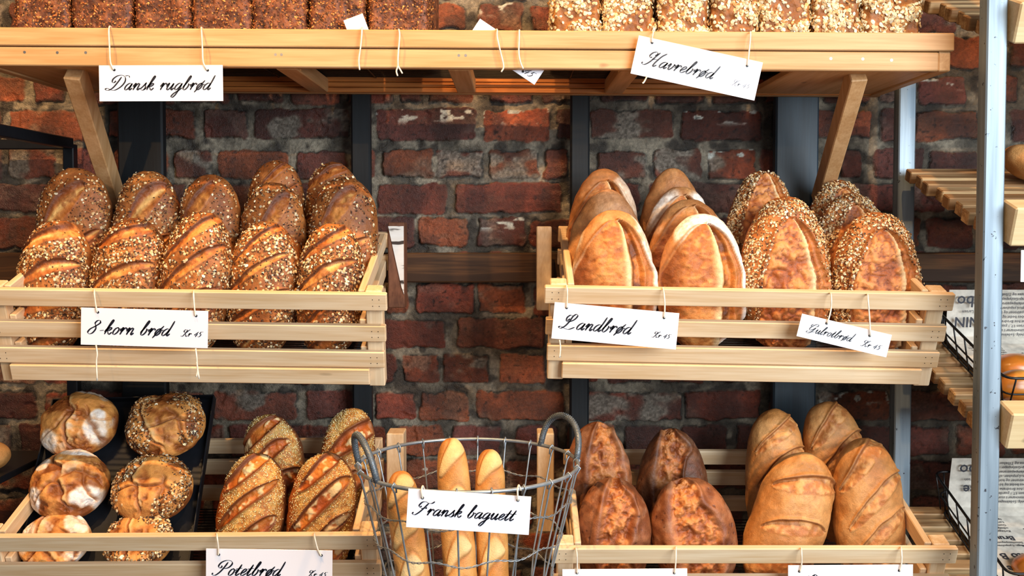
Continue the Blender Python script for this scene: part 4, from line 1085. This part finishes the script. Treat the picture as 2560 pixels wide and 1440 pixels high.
# round loaves lying on the black tray
tn = TRAYMX.to_3x3() @ Vector((0, 0, 1)); ty = TRAYMX.to_3x3() @ Vector((0, 1, 0))
def round_loaf(label, cpx, rx, ry, f, seed, opt):
    """f = place along the tray, 0 at the front edge"""
    # distance at which the pixel ray meets the plane floating over the tray
    o = TRAYMX.translation + tn*.034
    d = (P(cpx[0], cpx[1], 1.0) - CAM); tt = (o-CAM).dot(tn)/d.dot(tn); c = CAM + d*tt
    D = c.y + DW; R = rx*D/F
    y = -tn; z = ty; x = y.cross(z)
    M = Matrix((x, y, z)).transposed().to_4x4(); M.translation = c - z*R*.88
    ob = loaf('round_loaf', label, 'round loaves on the black tray', 'round', (0, 100), (0, 0), 100, 2.0, 2.0, seed, 1, 1, opt=opt) if False else None
    return M, R, D
def add_round(label, cpx, rx, seed, opt):
    M, R, D = round_loaf(label, cpx, rx, 0, 0, seed, opt)
    # build at a neutral place, then move it
    t0 = P(1280, 500, 2.0); b0 = t0 - Vector((0, 0, 2*R*.88))
    k = F/2.0
    pb = (1280, 500 + 2*R*.88*k)
    ob = loaf('round_loaf', label, 'round loaves on the black tray', 'round', (1280, 500), pb, 2*R*F/2.0, 2.0, 2.0, seed, front=opt.get('front', .052), back=.030, pe=2.15, pw=2.0, opt=opt)
    ob.matrix_world = M
add_round('floury round loaf with a white patch, at the back left of the tray', (199, 1063), 95, 300, {'rot': .3, 'g2': .5, 'flour': ((.62, -.35, .24, .42), (-.62, -.66, .32, .3), (.4, .92, .5, .2))})
add_round('seeded round loaf with crossed cracks, at the back right of the tray', (414, 1065), 98, 301, {'rot': .15, 'seeded': 1})
add_round('very floury round loaf with a big white patch, in the middle left of the tray', (174, 1216), 99, 302, {'rot': .25, 'flour': ((.62, -.55, .46, .38), (-.75, -.5, .28, .36), (.45, .9, .6, .24), (-.6, .5, .2, .22))})
add_round('seeded round loaf with a rough cracked top, in the middle right of the tray', (383, 1224), 99, 303, {'rot': -.1, 'seeded': 1})
add_round('floury round loaf half hidden by the front slat, front left of the tray', (136, 1350), 88, 304, {'rot': .2, 'front': .024, 'flour': ((.7, .35, .3, .6), (.7, -.5, .4, .3), (-.8, .2, .25, .5))})
add_round('seeded round loaf half hidden by the front slat, front right of the tray', (345, 1352), 84, 305, {'rot': .1, 'front': .022, 'seeded': 1})

GP = 'semolina-crusted potato loaves in the lower left crate'
PB = dict(front=.052, back=.034, pe=2.5, nu=170, nt=170)
loaf('potato_loaf', 'slashed potato loaf in the front row of the lower left crate, nearest the tray', GP, 'potato', (648, 1134), (606, 1456), 166, 1.945, 1.93, 400, opt={'slashes': [(.78, .5, .12, .62, -.2), (.33, .50, .09, .80, -.05), (-.28, .52, .14, .88, 0), (-.8, .5, .1, .8, 0)]}, **PB)
loaf('potato_loaf', 'slashed potato loaf in the front row of the lower left crate, nearest the wire basket', GP, 'potato', (822, 1132), (786, 1456), 170, 1.945, 1.93, 401, opt={'slashes': [(.80, .5, .12, .6, -.1), (.26, .62, .13, .82, -.05), (-.24, .6, .11, .8, .1), (-.7, .5, .12, .85, 0)]}, **PB)
loaf('potato_loaf', 'shaded potato loaf leaning left behind the two front ones in the lower left crate', GP, 'potato', (662, 1036), (724, 1330), 150, 2.035, 2.02, 402, opt={'slashes': [(.74, .3, .1, .8, -.2), (.34, .32, .1, .85, -.1), (-.18, .3, .15, .85, .1), (-.7, .3, .1, .8, 0)]}, **dict(PB, front=.045, back=.03))
loaf('potato_loaf', 'potato loaf standing at the back right of the lower left crate behind the basket handle', GP, 'potato', (886, 1020), (846, 1320), 140, 2.04, 2.02, 403, opt={'slashes': [(.5, .35, .15, .85, .05), (-.28, .4, .16, .85, .0), (-.8, .3, .1, .8, 0)]}, **dict(PB, front=.045, back=.03))

GD = 'dark and pale loaves in the lower right crate'
DB_ = dict(front=.052, back=.034, pe=2.1, pw=2.0)
loaf('dark_loaf', 'cracked rye loaf front left in the lower right crate', GD, 'dark', (1538, 1194), (1530, 1486), 190, 1.945, 1.93, 500, opt={'bend': .0, 'ctr': .02}, **DB_)
loaf('dark_loaf', 'cracked rye loaf leaning left, second in the front row of the lower right crate', GD, 'dark', (1708, 1195), (1762, 1486), 214, 1.945, 1.93, 501, opt={'bend': -.1, 'ctr': -.05}, **DB_)
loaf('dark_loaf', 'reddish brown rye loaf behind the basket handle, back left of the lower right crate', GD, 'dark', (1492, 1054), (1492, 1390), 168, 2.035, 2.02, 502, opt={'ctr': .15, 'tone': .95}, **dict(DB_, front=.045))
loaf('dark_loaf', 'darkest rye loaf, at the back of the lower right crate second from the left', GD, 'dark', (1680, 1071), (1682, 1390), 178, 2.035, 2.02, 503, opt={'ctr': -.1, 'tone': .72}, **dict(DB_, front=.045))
WB = dict(front=.052, back=.034, pe=2.7, nu=170, nt=160)
loaf('white_loaf', 'big pale slashed loaf leaning right at the front of the lower right crate', GD, 'white', (2030, 1134), (1908, 1486), 190, 1.95, 1.93, 510, opt={'slashes': [(.62, .12, .13, .85, 0), (.05, .12, .13, .82, 0), (-.5, .12, .16, .88, 0)]}, **WB)
loaf('white_loaf', 'pale slashed loaf at the front right corner of the lower right crate', GD, 'white', (2158, 1096), (2182, 1474), 172, 1.95, 1.93, 511, opt={'slashes': [(.74, .42, .13, .75, -.15), (.28, .40, .13, .85, .1), (-.18, .40, .13, .85, .1), (-.62, .38, .13, .8, 0)]}, **WB)
loaf('white_loaf', 'shaded slashed loaf at the back of the lower right crate, left of the pair', GD, 'white', (1940, 1021), (1932, 1360), 146, 2.04, 2.02, 512, opt={'slashes': [(.66, .32, .12, .8, 0), (.2, .34, .13, .85, .1), (-.3, .3, .13, .85, 0)]}, **dict(WB, front=.045, back=.032))
loaf('white_loaf', 'shaded slashed loaf at the back right of the lower right crate, tallest of all', GD, 'white', (2068, 1003), (2108, 1360), 156, 2.05, 2.025, 513, opt={'slashes': [(.74, .36, .12, .8, 0), (.3, .36, .14, .85, .1), (-.2, .3, .13, .85, 0)]}, **dict(WB, front=.045, back=.032))

# tin loaves on the long shelf
def tin_loaf(name, label, group, xl, xr, kind, seed, D0=1.862, dep=.26, hgt=.19):
    rng = np.random.default_rng(seed); nu, nt = 120, 150
    zb = P(1280, 121.5, D0).z - 0.0 + (-(xl+xr)/2+1189)*0.0059*D0/F
    zb = P(1189, 75, 1.82).z - .0338 - ((xl+xr)/2-1189)*1.82/F*0.0059
    xa = P(xl, 60, D0).x; xb = P(xr, 60, D0).x; W = (xb-xa)/2
    # outline: rounded rectangle walked at even steps, more of them on the front
    rc = .014; hx, hy = W-rc, dep/2-rc
    cx_ = []; nrm2 = []
    def run(p0, p1, n_, nn_):
        for k in range(n_):
            t_ = k/n_; cx_.append((p0[0]+(p1[0]-p0[0])*t_, p0[1]+(p1[1]-p0[1])*t_)); nrm2.append(nn_)
    def arc(c_, a0):
        for k in range(8):
            t_ = math.radians(a0+90*k/8); cx_.append((c_[0]+rc*math.cos(t_), c_[1]+rc*math.sin(t_))); nrm2.append((math.cos(t_), math.sin(t_)))
    run((-hx, -hy-rc), (hx, -hy-rc), 70, (0, -1)); arc((hx, -hy), -90)
    run((hx+rc, -hy), (hx+rc, hy), 40, (1, 0)); arc((hx, hy), 0)
    run((hx, hy+rc), (-hx, hy+rc), 20, (0, 1)); arc((-hx, hy), 90)
    run((-hx-rc, hy), (-hx-rc, -hy), 40, (-1, 0)); arc((-hx, -hy), 180)
    nt = len(cx_); cx_ = np.array(cx_); nrm2 = np.array(nrm2)
    zz = np.concatenate([[0, 0, 0], np.linspace(0, 1, nu-8), [1]*5]); 
    ins_ = np.concatenate([[1, .6, .3], np.zeros(nu-8), [.15, .3, .5, .75, 1]])
    rr_ = .008; lo_ = np.clip(1-zz*hgt/rr_, 0, 1); hi_ = np.clip(1-(1-zz)*hgt/(rr_*2.4), 0, 1)
    corner = rr_*(1-np.sqrt(1-lo_**2)) + rr_*1.6*(1-np.sqrt(1-hi_**2))
    X = cx_[None, :, 0]*(1-ins_[:, None]) - nrm2[None, :, 0]*corner[:, None]*(1-ins_[:, None]); Y = cx_[None, :, 1]*(1-ins_[:, None]) - nrm2[None, :, 1]*corner[:, None]*(1-ins_[:, None])
    x = X.ravel(); y = Y.ravel(); z = np.repeat((zz-.5)*hgt, nt)
    flat_ = np.repeat((ins_ > 0).astype(float), nt)
    n0 = np.stack([np.tile(nrm2[:, 0], nu)*(1-flat_), np.tile(nrm2[:, 1], nu)*(1-flat_), flat_*np.sign(z)], 1)
    q = np.stack([x, y, z], 1) + rng.uniform(0, 30, 3)
    n1, n2, n3 = crustn(q, seed)
    bulge = (1-(z/hgt*2)**2)*.0035
    d = (n1-.5)*.006 + (n2-.5)*.005 - .004 + bulge*0.6
    lump = fbm(q*45, seed+3, 3)
    bott = sm(z/hgt+.5, 0, .06)*(1-.6*(flat_ > 0))
    if kind == 'rye':
        col = mix(C(78, 42, 28), C(136, 80, 48), sm(n2*.6+n3*.4, .3, .68))
    else:
        d += (lump-.5)*.011
        col = mix(C(138, 82, 34), C(196, 132, 64), sm(lump, .3, .65)); col = mix(col, C(110, 64, 30), sm(n2, .55, .75)*.6)
    V = np.stack([x, y, z], 1) + n0*(d*bott)[:, None]
    g = V.reshape(nu, nt, 3)
    for k in (0, -1): g[k] = g[k].mean(axis=0)
    V = g.reshape(-1, 3); NN = grid_normals(V, nu, nt)
    if (NN*n0).sum() < 0: NN = -NN
    V[:, 2] += hgt/2
    ob = np_mesh(name, V, grid_quads(nu, nt), CRUST, None, srgb(np.clip(col, 0, 1)))
    ob.matrix_world = Matrix.Translation(((xa+xb)/2, YD(D0+dep/2), zb)) @ Matrix.Rotation(math.radians(rng.uniform(-1.2, 1.2)), 4, 'Z')
    tag(ob, label, 'bread', group)
    wt = sm(-y/dep*2, .6, .9)*(V[:, 2] < hgt*.95)*(V[:, 2] > .004) + .35*sm(np.abs(x)/W, .9, .98)*(V[:, 2] < hgt*.95)*(y < 0)
    gx = np.gradient(V.reshape(nu, nt, 3), axis=0); gy = np.roll(V.reshape(nu, nt, 3), -1, 1) - V.reshape(nu, nt, 3)
    area = np.linalg.norm(np.cross(gx, gy), axis=2).ravel()
    wt = wt*area
    if kind == 'rye':
        topping('seed_topping', [flakes('x', V, NN, wt, 1300, .0012, .0020, [C(190, 116, 54), C(164, 92, 44), C(212, 148, 82), C(128, 72, 40)], ob, rng, elong=1.9, lift=.0002, thick=.0011), flakes('x', V, NN, wt, 1000, .0008, .0014, SEEDC, ob, rng, elong=2.2)], ob)
    else:
        wt2 = wt*(.12+.88*sm(lump, .42, .60))
        topping('oat_topping', [flakes('x', V, NN, wt2, 2000, .0022, .0038, OATC + [C(250, 234, 196), C(246, 226, 180)], ob, rng, elong=1.5, lift=.0012)], ob)
    return ob
ORD = ('first', 'second', 'third', 'fourth', 'fifth', 'sixth', 'seventh')
for i, (a_, b_) in enumerate(((27, 168), (171, 327), (331, 474), (476, 626), (628, 767), (770, 913), (918, 1074))):
    tin_loaf('rye_loaf', 'dark seeded tin loaf on the left of the long shelf, %s from the left' % ORD[i], 'dark rye tin loaves on the long shelf', a_, b_, 'rye', 600+i)
for i, (a_, b_) in enumerate(((1381, 1507), (1510, 1639), (1642, 1773), (1776, 1897), (1900, 2029), (2032, 2154), (2158, 2306))):
    tin_loaf('oat_loaf', 'oat-coated tin loaf on the right of the long shelf, %s from the left' % ORD[i], 'oat-covered tin loaves on the long shelf', a_, b_, 'oat', 620+i)

# baguettes standing in the wire basket
BG = dict(pe=9.0, pw=2.2, nu=220, nt=90)
GB = 'baguettes in the wire basket'
def bag(label, top, pb, D0, D1, wp, seed, sl):
    loaf('baguette', label, GB, 'baguette', top, pb, wp, D0, D1, seed, front=.030, back=.026, opt={'slashes': sl}, **BG)
bs = [(.9-.34*k, .10, .10, .8, 0) for k in range(6)]
bag('shortest baguette, leaning at the left in the wire basket', (998, 1178), (1078, 1790), 1.74, 1.72, 84, 700, bs)
bag('tallest baguette, in the middle of the wire basket', (1126, 1095), (1178, 1790), 1.84, 1.76, 84, 701, bs)
bag('baguette right of the tallest one in the wire basket', (1222, 1123), (1246, 1790), 1.86, 1.78, 80, 702, bs)

# rack goods and the loaf at the left edge
def rolled(name, label, group, kind, cpx, rpx, D, seed, fz=.9, fy=.8):
    c = P(cpx[0], cpx[1], D); R = rpx*D/F
    t_ = (cpx[0], cpx[1]-rpx*fz); b_ = (cpx[0], cpx[1]+rpx*fz)
    return loaf(name, label, group, kind, t_, b_, 2*rpx, D, D, seed, front=R*fy, back=R*fy, pe=2.0, pw=2.0, nu=90, nt=90)
GBN = 'golden buns in the newspaper-lined wire trays'
rolled('golden_bun', 'golden bun at the back of the upper wire tray', GBN, 'bun', (2543, 919), 60, 1.905, 800, .58)
rolled('golden_bun', 'golden bun at the front of the upper wire tray, just right of the steel post', GBN, 'bun', (2546, 967), 58, 1.815, 801, .73, .7)
rolled('golden_bun', 'glossy golden bun in the lowest wire tray at the right edge', GBN, 'bun', (2592, 1420), 56, 1.86, 802, .64)
loaf('brown_loaf', 'plain brown loaf on the rack shelf behind the steel post', None, 'plainroll', (2508, 384), (2700, 446), 84, 1.97, 1.94, 803, front=.045, back=.045)
rolled('pale_loaf', 'pale round loaf cut off by the left edge beside the lower left crate', None, 'plainroll', (-38, 1141), 57, 2.0, 804, .68, .9)
